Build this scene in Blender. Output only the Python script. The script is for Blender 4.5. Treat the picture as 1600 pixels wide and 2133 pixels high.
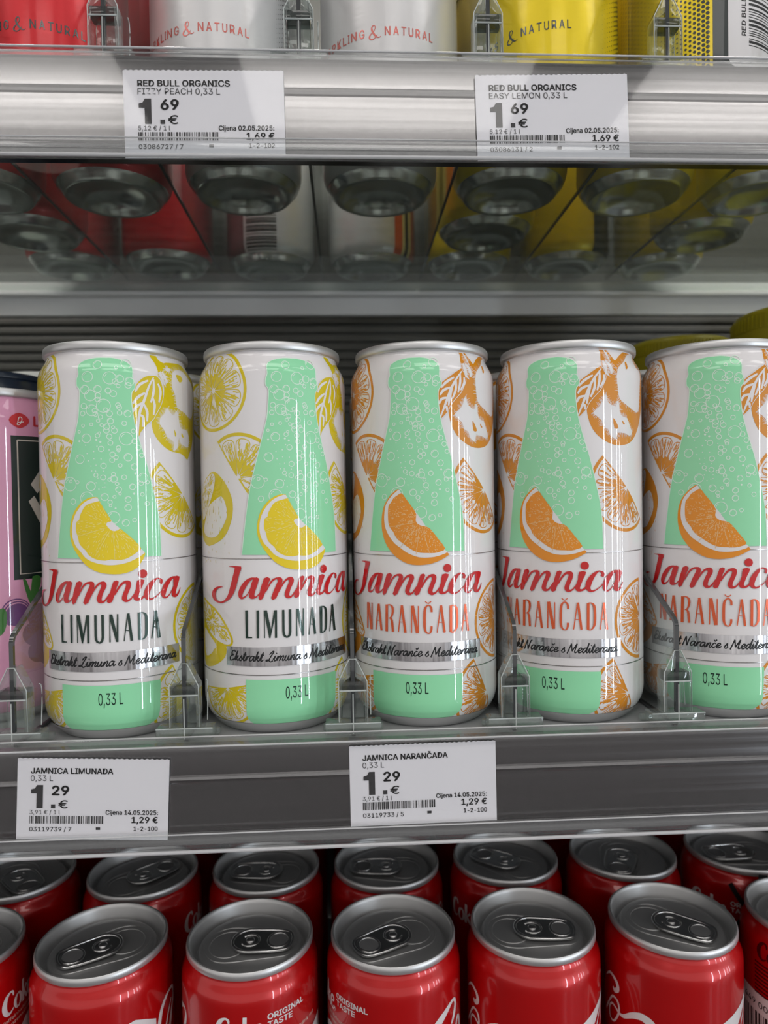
import bpy, bmesh, math, random, os
from mathutils import Vector, Matrix
from mathutils.geometry import tessellate_polygon

# ------------------------------------------------------------------ clear
for o in list(bpy.data.objects):
    bpy.data.objects.remove(o, do_unlink=True)
SC = bpy.context.scene
COL = SC.collection
MM = 0.001
random.seed(7)

# ------------------------------------------------------------------ camera
# (all lengths below are millimetres: x along the shelf, y into the cooler, z up; middle shelf at z = 0)
cam_d = bpy.data.cameras.new('camera')
cam = bpy.data.objects.new('camera', cam_d)
COL.objects.link(cam)
cam_d.sensor_fit = 'HORIZONTAL'
cam_d.sensor_width = 36.0
cam_d.lens = 1473.16 / 1600.0 * 36.0
cam_d.clip_start = 0.01
cam_d.clip_end = 60.0
YAW, PITCH, ROLL = math.radians(2.96), math.radians(-1.12), math.radians(-0.87)
fw = Vector((math.sin(YAW) * math.cos(PITCH), math.cos(YAW) * math.cos(PITCH), math.sin(PITCH)))
rt = Vector((math.cos(YAW), -math.sin(YAW), 0))
up = rt.cross(fw)
rt, up = math.cos(ROLL) * rt + math.sin(ROLL) * up, -math.sin(ROLL) * rt + math.cos(ROLL) * up
cam.matrix_world = Matrix(((rt.x, up.x, -fw.x, 2.57 * MM), (rt.y, up.y, -fw.y, -263.49 * MM), (rt.z, up.z, -fw.z, 87.5 * MM), (0, 0, 0, 1)))
cam_d.dof.use_dof = True
cam_d.dof.focus_distance = 0.262
cam_d.dof.aperture_fstop = 15.0
SC.camera = cam

# ------------------------------------------------------------------ world, lights, exposure
SC.view_settings.view_transform = 'Standard'
SC.view_settings.look = 'None'
SC.view_settings.gamma = 1.0
SC.view_settings.use_curve_mapping = False
SC.view_settings.exposure = -0.12
SC.cycles.transparent_max_bounces = 14
SC.cycles.max_bounces = 4
SC.cycles.diffuse_bounces = 2
SC.cycles.glossy_bounces = 3
SC.cycles.use_adaptive_sampling = True
SC.cycles.adaptive_threshold = 0.08
SC.cycles.adaptive_min_samples = 16
w = bpy.data.worlds.new('store_light')
SC.world = w
w.use_nodes = True
w.node_tree.nodes['Background'].inputs[0].default_value = (1.0, 0.97, 0.95, 1)
w.node_tree.nodes['Background'].inputs[1].default_value = 0.80

def area(name, loc, target, sx, sy, power, color=(1, 1, 1)):
    d = bpy.data.lights.new(name, 'AREA')
    d.shape = 'RECTANGLE'
    d.size, d.size_y = sx, sy
    d.energy = power
    d.color = color
    o = bpy.data.objects.new(name, d)
    COL.objects.link(o)
    o.location = loc
    o.rotation_euler = (Vector(target) - Vector(loc)).to_track_quat('-Z', 'Y').to_euler()
    return o

# ceiling luminaires of the store, rows running along the aisle
for i, (x, y) in enumerate(((-1.5, -1.3), (0.2, -1.3), (1.9, -1.3), (-1.5, -2.9), (0.2, -2.9), (1.9, -2.9))):
    area('ceiling_luminaire', (x, y, 1.86), (x, y, 0), 1.2, 0.6, 9, (1, 0.965, 0.93))
# LED lamp under the canopy of this cooler, shining down over the upper shelf
area('cooler_canopy_led', (0.03, 0.10, 0.53), (0.03, 0.20, 0.0), 0.86, 0.03, 2.0, (1, 0.98, 0.96))
# upright LED strips of the cooler across the aisle
for x, wd in ((1.80, 0.07), (2.80, 0.06), (4.05, 0.06), (5.2, 0.06), (6.7, 0.06)):
    area('cooler_led_strip', (x, -2.05, -0.25), (x * 0.0, 0.0, -0.25), wd, 1.5, 170 * wd, (0.80, 0.90, 1.0))

# ------------------------------------------------------------------ materials
MATS = {}
def mat(name, color, rough=0.5, metal=0.0, coat=0.0, coat_rough=0.05, spec=0.5, noise=None, ior=1.5):
    if name in MATS:
        return MATS[name]
    m = bpy.data.materials.new(name)
    m.use_nodes = True
    nt = m.node_tree
    b = nt.nodes['Principled BSDF']
    b.inputs['Base Color'].default_value = (*color, 1)
    b.inputs['Roughness'].default_value = rough
    b.inputs['Metallic'].default_value = metal
    b.inputs['Specular IOR Level'].default_value = spec
    b.inputs['IOR'].default_value = ior
    b.inputs['Coat Weight'].default_value = coat
    b.inputs['Coat Roughness'].default_value = coat_rough
    if noise:
        # (scale xyz, strength, what): fine procedural variation of colour / roughness
        tc = nt.nodes.new('ShaderNodeTexCoord')
        mp = nt.nodes.new('ShaderNodeMapping')
        mp.inputs['Scale'].default_value = noise[0]
        nz = nt.nodes.new('ShaderNodeTexNoise')
        nz.inputs['Scale'].default_value = 1.0
        nz.inputs['Detail'].default_value = 4.0
        nt.links.new(tc.outputs['Object'], mp.inputs['Vector'])
        nt.links.new(mp.outputs['Vector'], nz.inputs['Vector'])
        mr = nt.nodes.new('ShaderNodeMapRange')
        mr.inputs['From Min'].default_value = 0.3
        mr.inputs['From Max'].default_value = 0.7
        nt.links.new(nz.outputs['Fac'], mr.inputs['Value'])
        if 'r' in noise[2]:
            mr.inputs['To Min'].default_value = max(rough - noise[1], 0.02)
            mr.inputs['To Max'].default_value = rough + noise[1]
            nt.links.new(mr.outputs['Result'], b.inputs['Roughness'])
        if 'c' in noise[2]:
            mx = nt.nodes.new('ShaderNodeMix')
            mx.data_type = 'RGBA'
            mx.inputs['A'].default_value = (*[c * (1 - noise[1]) for c in color], 1)
            mx.inputs['B'].default_value = (*[min(c * (1 + noise[1]), 1) for c in color], 1)
            nt.links.new(nz.outputs['Fac'], mx.inputs['Factor'])
            nt.links.new(mx.outputs['Result'], b.inputs['Base Color'])
        if 'b' in noise[2]:
            bp = nt.nodes.new('ShaderNodeBump')
            bp.inputs['Strength'].default_value = noise[1]
            bp.inputs['Distance'].default_value = 0.0006
            nt.links.new(nz.outputs['Fac'], bp.inputs['Height'])
            nt.links.new(bp.outputs['Normal'], b.inputs['Normal'])
    MATS[name] = m
    return m

def clear_mat(name, tint, gloss_rough=0.03, haze=0.0, ior=1.45, haze_col=(0.8, 0.8, 0.8)):
    if name in MATS:
        return MATS[name]
    m = bpy.data.materials.new(name)
    m.use_nodes = True
    nt = m.node_tree
    nt.nodes.remove(nt.nodes['Principled BSDF'])
    out = nt.nodes['Material Output']
    tr = nt.nodes.new('ShaderNodeBsdfTransparent')
    tr.inputs[0].default_value = (*tint, 1)
    gl = nt.nodes.new('ShaderNodeBsdfGlossy')
    gl.inputs['Roughness'].default_value = gloss_rough
    # Schlick reflectance, the same from both sides of the thin sheet
    lw = nt.nodes.new('ShaderNodeLayerWeight')
    pw = nt.nodes.new('ShaderNodeMath')
    pw.operation = 'POWER'
    pw.inputs[1].default_value = 5.0
    nt.links.new(lw.outputs['Facing'], pw.inputs[0])
    f0 = ((ior - 1) / (ior + 1)) ** 2
    ma = nt.nodes.new('ShaderNodeMath')
    ma.operation = 'MULTIPLY_ADD'
    ma.inputs[1].default_value = 1 - f0
    ma.inputs[2].default_value = f0
    nt.links.new(pw.outputs[0], ma.inputs[0])
    mx = nt.nodes.new('ShaderNodeMixShader')
    nt.links.new(ma.outputs[0], mx.inputs[0])
    last = tr
    if haze > 0:
        df = nt.nodes.new('ShaderNodeBsdfDiffuse')
        df.inputs[0].default_value = (*haze_col, 1)
        m2 = nt.nodes.new('ShaderNodeMixShader')
        m2.inputs[0].default_value = haze
        nt.links.new(tr.outputs[0], m2.inputs[1])
        nt.links.new(df.outputs[0], m2.inputs[2])
        last = m2
    nt.links.new(last.outputs[0], mx.inputs[1])
    nt.links.new(gl.outputs[0], mx.inputs[2])
    nt.links.new(mx.outputs[0], out.inputs['Surface'])
    MATS[name] = m
    return m

def srgb(r, g, b):
    f = lambda c: (c / 255 / 12.92) if c <= 10.3 else ((c / 255 + 0.055) / 1.055) ** 2.4
    return (f(r), f(g), f(b))

INK = dict(rough=0.38, spec=0.2, coat=0.9, coat_rough=0.02)
M_WHITE = mat('white_can_lacquer', srgb(236, 232, 232), **INK)
M_GREEN = mat('mint_green_ink', srgb(154, 232, 180), **INK)
M_BUB = mat('pale_bubble_ink', srgb(228, 250, 232), **INK)
M_YEL = mat('lemon_yellow_ink', srgb(240, 210, 0), **INK)
M_ORA = mat('orange_ink', srgb(238, 146, 0), **INK)
M_ORA2 = mat('orange_line_ink', srgb(220, 140, 28), **INK)
M_YEL2 = mat('lemon_line_ink', srgb(222, 198, 16), **INK)
M_RED = mat('brand_red_ink', srgb(204, 8, 14), **INK)
M_DKG = mat('dark_green_ink', srgb(22, 52, 42), rough=0.25, metal=0.35, coat=0.5)
M_NAR = mat('copper_orange_ink', srgb(228, 92, 40), rough=0.28, metal=0.25, coat=0.5)
M_BLK = mat('black_ink', srgb(22, 24, 26), rough=0.4)
M_SILV = mat('bare_silver_band', (0.72, 0.71, 0.73), rough=0.16, metal=1.0, noise=((900, 900, 2), 0.10, 'r'))
M_LINE = mat('silver_line', (0.35, 0.33, 0.32), rough=0.25, metal=0.9)
M_ALU = mat('aluminium', (0.88, 0.88, 0.88), rough=0.20, metal=1.0, noise=((30, 30, 30), 0.05, 'r'))
M_LID = mat('lid_aluminium', (0.66, 0.66, 0.66), rough=0.42, metal=0.78, noise=((80, 500, 80), 0.05, 'r'))
M_TAB = mat('tab_aluminium', (0.82, 0.82, 0.82), rough=0.2, metal=1.0)
M_DARKMETAL = mat('dark_recess', (0.42, 0.42, 0.43), rough=0.45, metal=0.6)
M_COLA = mat('cola_red', srgb(190, 6, 10), rough=0.30, metal=0.25, coat=0.6, coat_rough=0.04)
M_COLAW = mat('cola_white_ink', srgb(226, 222, 222), **INK)
M_CREAM = mat('cola_cream_ink', srgb(224, 190, 178), **INK)
M_DKRED = mat('dark_red_ink', srgb(70, 8, 12), **INK)
M_RBRED = mat('berry_red_can', srgb(206, 36, 44), rough=0.34, metal=0.45, coat=0.35, coat_rough=0.12, noise=((60, 60, 900), 0.06, 'r'))
M_RBWHITE = mat('silver_white_can', srgb(214, 212, 212), rough=0.36, metal=0.35, coat=0.3, coat_rough=0.15, noise=((60, 60, 900), 0.06, 'r'))
M_RBYEL = mat('lemon_yellow_can', srgb(234, 206, 26), rough=0.34, metal=0.45, coat=0.35, coat_rough=0.12, noise=((60, 60, 900), 0.06, 'r'))
M_RBDK = mat('dark_green_panel', srgb(44, 52, 50), rough=0.35, coat=0.4)
M_FOIL = mat('dark_foil_ink', (0.12, 0.13, 0.13), rough=0.22, metal=0.9)
M_PEACH = mat('peach_foil_ink', srgb(214, 120, 112), rough=0.28, metal=0.5)
M_LABEL = mat('white_label', srgb(232, 228, 228), rough=0.5)
M_PINK = mat('pink_can_lacquer', srgb(224, 158, 190), **INK)
M_PANEL = mat('black_green_ink', srgb(20, 40, 34), **INK)
M_GRAPE = mat('grape_purple_ink', srgb(108, 62, 120), **INK)
M_GRAPE2 = mat('grape_mauve_ink', srgb(150, 92, 130), **INK)
M_LEAF = mat('leaf_green_ink', srgb(62, 120, 52), **INK)
M_PAPER = mat('tag_paper', srgb(248, 246, 250), rough=0.7)
M_TINK = mat('tag_ink', srgb(40, 38, 40), rough=0.7)
M_RAIL = mat('rail_metal', (0.275, 0.27, 0.272), rough=0.15, metal=0.95, noise=((3, 500, 500), 0.06, 'r'))
M_SHELF = mat('shelf_grey_paint', srgb(150, 151, 152), rough=0.45, noise=((40, 40, 40), 0.06, 'c'))
M_BAR = mat('shelf_bar_paint', srgb(244, 244, 242), rough=0.5, noise=((30, 30, 30), 0.05, 'c'))
M_BACK = mat('cooler_back_paint', srgb(96, 96, 90), rough=0.5, noise=((20, 20, 20), 0.06, 'c'))
M_FLOOR = mat('store_floor_tile', srgb(58, 48, 50), rough=0.35, noise=((3, 3, 3), 0.12, 'c'))
M_CEIL = mat('store_ceiling', srgb(226, 224, 220), rough=0.8, noise=((5, 5, 5), 0.03, 'c'))
M_YCAP = mat('yellow_cap_plastic', srgb(160, 148, 24), rough=0.45, noise=((50, 50, 50), 0.06, 'c'))
M_NAVY = mat('navy_lacquer', srgb(36, 48, 66), rough=0.35, coat=0.3)
M_CAPW = mat('white_cap_plastic', srgb(244, 242, 236), rough=0.35)
M_EDGE_REFL = mat('plastic_edge', (0.045, 0.048, 0.05), rough=0.10, metal=0.0, coat=0.6)  # dark colour stands in for internal reflection at the clear sheet's edges
M_BLACKP = mat('black_plastic', (0.012, 0.012, 0.013), rough=0.3)
M_GLASS = clear_mat('shelf_glass', (0.90, 0.93, 0.91), 0.02, 0.04, 1.5, (0.62, 0.62, 0.60))
M_PLATE = clear_mat('divider_sheet', (0.93, 0.95, 0.94), 0.04, 0.025, 1.35, (0.75, 0.78, 0.77))
M_COVER = clear_mat('rail_cover', (0.97, 0.97, 0.97), 0.03, 0.015, 1.4, (0.8, 0.8, 0.8))
M_LIP = clear_mat('rail_lip', (0.92, 0.93, 0.93), 0.05, 0.06, 1.5, (0.8, 0.79, 0.8))
M_LIP_GLINT = clear_mat('rail_lip_edge', (0.8, 0.8, 0.8), 0.06, 0.55, 1.6, (0.86, 0.85, 0.86))  # pale haze stands in for bright highlights along the clear plastic edges
def acrylic():
    m = mat('clear_acrylic', (0.93, 0.96, 0.945), rough=0.03, ior=1.46)
    b = m.node_tree.nodes['Principled BSDF']
    b.inputs['Transmission Weight'].default_value = 1.0
    return m
M_ACR = clear_mat('clear_acrylic_block', (0.88, 0.915, 0.90), 0.05, 0.08, 1.7, (0.75, 0.79, 0.77))
M_GLINT_FIN = clear_mat('moulded_bead', (0.85, 0.88, 0.87), 0.08, 0.45, 1.6, (0.82, 0.85, 0.83))  # pale haze paints edge highlights on the clear block; the side fin shares it
M_SMOKE = clear_mat('smoky_acrylic', (0.42, 0.45, 0.44), 0.06, 0.10, 1.5, (0.35, 0.37, 0.36))

# ------------------------------------------------------------------ object helpers
def link(name, me, parent=None, loc=(0, 0, 0), rotz=0.0):
    o = bpy.data.objects.new(name, me)
    COL.objects.link(o)
    o.location = [c * MM for c in loc]
    o.rotation_euler = (0, 0, rotz)
    if parent:
        o.parent = parent
    return o

def thing(name, label, cat, loc=(0, 0, 0), rotz=0.0, group=None):
    o = link(name, None, None, loc, rotz)
    o.empty_display_size = 0.01
    return tag(o, label, cat, group)

def tag(o, label, cat, group=None):
    o['label'] = label
    o['category'] = cat
    if group:
        o['group'] = group
    return o

def struct(o):
    o['kind'] = 'structure'
    return o

def mesh(name, verts, faces, m, smooth=False, normals=None):
    me = bpy.data.meshes.new(name)
    me.from_pydata([(x * MM, y * MM, z * MM) for x, y, z in verts], [], faces)
    me.materials.append(m)
    if smooth:
        me.polygons.foreach_set('use_smooth', [True] * len(me.polygons))
    me.update()
    if normals:
        me.normals_split_custom_set_from_vertices(normals)
    return me

def lathe(name, prof, m, seg=72, smooth=True, sharp=None):
    vs, fs = [], []
    n = len(prof)
    for i in range(seg):
        a = 2 * math.pi * i / seg
        for r, z in prof:
            vs.append((r * math.cos(a), r * math.sin(a), z))
    for i in range(seg):
        k = (i + 1) % seg
        for q in range(n - 1):
            a, b, c, d = i * n + q, k * n + q, k * n + q + 1, i * n + q + 1
            if prof[q][0] < 1e-6:
                fs.append((a, c, d))
            elif prof[q + 1][0] < 1e-6:
                fs.append((a, b, d))
            else:
                fs.append((a, b, c, d))
    me = mesh(name, vs, fs, m, smooth)
    if sharp:
        me.set_sharp_from_angle(angle=math.radians(sharp))
    return me

def box(bm, x0, x1, y0, y1, z0, z1):
    vs = [bm.verts.new((x, y, z)) for x in (x0, x1) for y in (y0, y1) for z in (z0, z1)]
    for f in ((0, 1, 3, 2), (4, 6, 7, 5), (0, 4, 5, 1), (2, 3, 7, 6), (0, 2, 6, 4), (1, 5, 7, 3)):
        bm.faces.new([vs[i] for i in f])
    return vs

def bmesh_done(name, bm, m, bevel=0.0, smooth=False, seg=2):
    if bevel:
        bmesh.ops.bevel(bm, geom=list(bm.edges), offset=bevel, segments=seg, affect='EDGES', profile=0.5)
    bmesh.ops.recalc_face_normals(bm, faces=list(bm.faces))
    for v in bm.verts:
        v.co *= MM
    me = bpy.data.meshes.new(name)
    bm.to_mesh(me)
    bm.free()
    me.materials.append(m)
    if smooth:
        me.polygons.foreach_set('use_smooth', [True] * len(me.polygons))
        me.set_sharp_from_angle(angle=math.radians(40))
    return me

def box_mesh(name, x0, x1, y0, y1, z0, z1, m, bevel=0.0):
    bm = bmesh.new()
    box(bm, x0, x1, y0, y1, z0, z1)
    return bmesh_done(name, bm, m, bevel, smooth=bevel > 0)

def extrude_x(name, prof, x0, x1, m, closed=True, smooth_angle=30):
    n = len(prof)
    vs = [(x0, y, z) for y, z in prof] + [(x1, y, z) for y, z in prof]
    fs = [(i, (i + 1) % n, n + (i + 1) % n, n + i) for i in range(n if closed else n - 1)]
    if closed:
        fs += [tuple(range(n - 1, -1, -1)), tuple(range(n, 2 * n))]
    me = mesh(name, vs, fs, m, True)
    me.set_sharp_from_angle(angle=math.radians(smooth_angle))
    return me

def tube(name, pts, r, m, closed=False, seg=8):
    vs, fs = [], []
    n = len(pts)
    P = [Vector(p) for p in pts]
    for i in range(n):
        a = P[(i - 1) % n] if (closed or i > 0) else P[i]
        b = P[(i + 1) % n] if (closed or i < n - 1) else P[i]
        t = (b - a).normalized()
        u = t.cross(Vector((0, 0, 1)))
        if u.length < 1e-4:
            u = Vector((1, 0, 0))
        u.normalize()
        v = t.cross(u)
        rr = r[i] if isinstance(r, (list, tuple)) else r
        for k in range(seg):
            q = 2 * math.pi * k / seg
            vs.append(tuple(P[i] + u * rr * math.cos(q) + v * rr * math.sin(q)))
    for i in range(n if closed else n - 1):
        j = (i + 1) % n
        for k in range(seg):
            l = (k + 1) % seg
            fs.append((i * seg + k, i * seg + l, j * seg + l, j * seg + k))
    if not closed:
        fs += [tuple(range(seg)), tuple(range((n - 1) * seg, n * seg))]
    return mesh(name, vs, fs, m, True)

# ------------------------------------------------------------------ fonts (flat print lettering)
FONT = None
try:
    FONT = bpy.data.fonts.load(os.path.join(bpy.utils.system_resource('DATAFILES', path='fonts'), 'Inter.woff2'))
except Exception:
    FONT = None
TEXTS = {}
def cap_height():
    vs, fs, wd = text_geo('H')
    return max(y for x, y in vs)
def text_geo(body):
    """triangles of a line of text in a unit box: x 0..1, y 0 (baseline).. in the same unit; returns verts, faces, width, cap height"""
    key = body
    if key in TEXTS:
        return TEXTS[key]
    c = bpy.data.curves.new('lettering', 'FONT')
    c.body = body
    c.resolution_u = 4
    if FONT:
        c.font = FONT
    o = bpy.data.objects.new('lettering', c)
    COL.objects.link(o)
    dg = bpy.context.evaluated_depsgraph_get()
    me = bpy.data.meshes.new_from_object(o.evaluated_get(dg))
    vs = [(v.co.x, v.co.y) for v in me.vertices]
    fs = [tuple(p.vertices) for p in me.polygons]
    bpy.data.objects.remove(o)
    bpy.data.curves.remove(c)
    bpy.data.meshes.remove(me)
    x0 = min(v[0] for v in vs)
    x1 = max(v[0] for v in vs)
    vs = [((x - x0), y) for x, y in vs]
    TEXTS[key] = (vs, fs, x1 - x0)
    return TEXTS[key]

# ------------------------------------------------------------------ flat art wrapped on a can
PROFILE = [(0, 23.2), (1.2, 24.2), (4, 26.6), (5.5, 27.4), (7, 28.2), (8.5, 28.6), (10, 28.9), (12, 29), (131, 29), (133, 28.95), (134.5, 28.85), (136, 28.6), (137.5, 28.0), (139, 27.2), (140, 26.6), (141.2, 26.0), (142, 25.85), (142.7, 25.8)]
def can_r(z):
    for (a, ra), (b, rb) in zip(PROFILE, PROFILE[1:]):
        if z <= b:
            t = max((z - a) / (b - a), 0)
            return ra + (rb - ra) * t
    return 25.8

def smooth_line(pts, sub=4, closed=False):
    """Catmull-Rom through the points (any dimension)"""
    n = len(pts)
    out = []
    rng = n if closed else n - 1
    for i in range(rng):
        p = [pts[(i + k) % n] if closed else pts[min(max(i + k, 0), n - 1)] for k in (-1, 0, 1, 2)]
        for s in range(sub):
            t = s / sub
            out.append(tuple(0.5 * (2 * p[1][d] + (p[2][d] - p[0][d]) * t + (2 * p[0][d] - 5 * p[1][d] + 4 * p[2][d] - p[3][d]) * t * t + (3 * p[1][d] - p[0][d] - 3 * p[2][d] + p[3][d]) * t ** 3) for d in range(len(p[1]))))
    if not closed:
        out.append(tuple(pts[-1]))
    return out

class Art:
    """print in (u, v) millimetres: u round the can from the label's middle, v the height"""
    def __init__(self):
        self.v, self.f = [], []
    def poly(self, pts, smooth=0, holes=()):
        loops = [smooth_line([q[:2] for q in pts], smooth, True) if smooth else [tuple(q[:2]) for q in pts]]
        for h in holes:
            loops.append([tuple(q) for q in h])
        flat = [q for l in loops for q in l]
        tri = tessellate_polygon([[Vector((x, y, 0)) for x, y in l] for l in loops])
        k = len(self.v)
        self.v += flat
        self.f += [tuple(k + i for i in t) for t in tri]
    def stroke(self, pts, width=None, sub=4):
        p = [tuple(q) if len(q) > 2 else (q[0], q[1], width) for q in pts]
        if len(p) > 2 and sub > 1:
            p = smooth_line(p, sub)
        k = len(self.v)
        n = len(p)
        for i in range(n):
            a, b = p[max(i - 1, 0)], p[min(i + 1, n - 1)]
            dx, dy = b[0] - a[0], b[1] - a[1]
            l = math.hypot(dx, dy) or 1.0
            nx, ny = -dy / l, dx / l
            h = p[i][2] / 2
            self.v += [(p[i][0] + nx * h, p[i][1] + ny * h), (p[i][0] - nx * h, p[i][1] - ny * h)]
        for i in range(n - 1):
            self.f.append((k + 2 * i, k + 2 * i + 1, k + 2 * i + 3))
            self.f.append((k + 2 * i, k + 2 * i + 3, k + 2 * i + 2))
    def disc(self, x, y, r, n=16):
        k = len(self.v)
        self.v += [(x + r * math.cos(2 * math.pi * i / n), y + r * math.sin(2 * math.pi * i / n)) for i in range(n)]
        self.f.append(tuple(range(k, k + n)))
    def ring(self, x, y, r, wdt, n=22, a0=0.0, a1=2 * math.pi):
        self.stroke([(x + r * math.cos(a0 + (a1 - a0) * i / n), y + r * math.sin(a0 + (a1 - a0) * i / n)) for i in range(n + 1)], wdt, 1)
    def rect(self, x0, x1, y0, y1):
        self.poly([(x0, y0), (x1, y0), (x1, y1), (x0, y1)])
    def text(self, body, x0, x1, base, cap, bold=0.0, shear=0.0, vertical=False):
        vs, fs, wd = text_geo(body)
        sy = cap / cap_height()
        g = max(bold, 0.0) * sy          # heavier weight: shifted copies of the outline
        sx = (x1 - x0 - 2 * g) / wd
        for dx, dy in (((0, 0),) if g <= 0 else ((0, 0), (2 * g, 0), (g, g * 0.7), (g, -g * 0.7))):
            k = len(self.v)
            for x, y in vs:
                X, Y = x * sx + dx, y * sy + dy
                if vertical:
                    self.v.append((base - Y, x0 + X))
                else:
                    self.v.append((x0 + X + shear * Y, base + Y))
            self.f += [tuple(k + i for i in f) for f in fs]
    # ---- output
    def wrapped(self, name, m, layer, R=None, vmin=4.7, vmax=142.2, off=0.05):
        bm = bmesh.new()
        vv = [bm.verts.new((x, y, 0)) for x, y in self.v]
        for f in self.f:
            if len(set(f)) > 2:
                try:
                    bm.faces.new([vv[i] for i in f])
                except ValueError:
                    pass
        us = [x for x, y in self.v]
        zs = [y for x, y in self.v]
        def cut(co, no, inner=False, outer=False):
            bmesh.ops.bisect_plane(bm, geom=list(bm.verts) + list(bm.edges) + list(bm.faces), dist=1e-5, plane_co=co, plane_no=no, clear_inner=inner, clear_outer=outer)
        if R is None:
            if max(zs) > vmax:
                cut((0, vmax, 0), (0, 1, 0), outer=True)
            if min(zs) < vmin:
                cut((0, vmin, 0), (0, 1, 0), inner=True)
        k = math.ceil(min(us) / 2.0)
        while k * 2.0 < max(us):
            cut((k * 2.0, 0, 0), (1, 0, 0))
            k += 1
        if R is None:
            for z in (5.5, 7, 8.5, 10, 12, 131, 133, 134.5, 136, 137.5, 139, 140, 141.2, 142):
                if min(zs) < z < max(zs):
                    cut((0, z, 0), (0, 1, 0))
        o = off + 0.045 * layer
        co, no = [], []
        for i, v in enumerate(bm.verts):
            v.index = i
            a = v.co.x / (R or 29.0)
            r = R if R else can_r(v.co.y)
            sl = 0.0 if R else -(can_r(v.co.y + 0.4) - can_r(v.co.y - 0.4)) / 0.8
            co.append(((r + o) * math.sin(a), -(r + o) * math.cos(a), v.co.y))
            no.append(Vector((math.sin(a), -math.cos(a), sl)).normalized())
        fs = [[v.index for v in f.verts] for f in bm.faces]
        bm.free()
        # faces must look outwards
        out = []
        for f in fs:
            p = [Vector(co[i]) for i in f[:3]]
            n = (p[1] - p[0]).cross(p[2] - p[0])
            out.append(f if n.dot(no[f[0]]) >= 0 else f[::-1])
        return mesh(name, co, out, m, True, no)
    def flat(self, name, m, y):
        return mesh(name, [(a, y, b) for a, b in self.v], [f if self._up(f) else f[::-1] for f in self.f if len(set(f)) > 2], m)
    def _up(self, f):
        (a, b), (c, d), (e, g) = self.v[f[0]], self.v[f[1]], self.v[f[2]]
        return (c - a) * (g - b) - (d - b) * (e - a) > 0
    def ground(self, name, m, z):
        return mesh(name, [(a, b, z) for a, b in self.v], [f if self._up(f) else f[::-1] for f in self.f if len(set(f)) > 2], m)

# ------------------------------------------------------------------ the place: cooler and store
X0, X1 = -430.0, 500.0
struct(link('floor', box_mesh('floor', -7000, 7000, -6000, 400, -1320, -1300, M_FLOOR)))
struct(link('ceiling', box_mesh('ceiling', -7000, 7000, -6000, 400, 1900, 1920, M_CEIL)))
wall = struct(link('wall_back', box_mesh('wall_back', X0, X1, 306, 312, -420, 560, M_BACK)))
rib = box_mesh('rib', X0 + 2, X1 - 2, 301.5, 306.2, -2.4, 2.4, M_BACK, 1.0)
for i in range(14):
    link('rib', rib, wall, (0, 0, 250 - 7.0 * i))
struct(link('wall_left', box_mesh('wall_left', X0 - 6, X0, -20, 312, -420, 560, M_BACK)))
struct(link('wall_right', box_mesh('wall_right', X1, X1 + 6, -20, 312, -420, 560, M_BACK)))

SH_UP, SH_MID, SH_LOW = 241.0, 0.0, -246.3
t = thing('glass_shelf', 'clear glass shelf carrying the upper row of cans, their bases showing through', 'shelf', (0, 0, SH_UP))
link('glass_pane', box_mesh('glass_pane', X0 + 1, X1 - 1, -8, 249, -6, 0, M_GLASS), t)
link('back_bar', box_mesh('back_bar', X0 + 1, X1 - 1, 249.2, 256, -21.0, 2.2, M_BAR, 0.6), t)
link('back_bar_lip', box_mesh('back_bar_lip', X0 + 1, X1 - 1, 240, 249, -9.2, -6.4, M_BAR, 0.4), t)
t = thing('cooler_shelf', 'grey metal shelf under the lemonade and orangeade cans', 'shelf', (0, 0, SH_MID))
link('shelf_board', box_mesh('shelf_board', X0 + 1, X1 - 1, -8, 296, -6, 0, M_SHELF, 0.5), t)
link('stiffener', box_mesh('stiffener', X0 + 1, X1 - 1, 285, 296, -22, -6.2, M_SHELF, 0.5), t)
t = thing('cooler_shelf', 'grey metal shelf under the rows of red cola cans at the bottom', 'shelf', (0, 0, SH_LOW))
link('shelf_board', box_mesh('shelf_board', X0 + 1, X1 - 1, -8, 296, -6, 0, M_SHELF, 0.5), t)

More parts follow.
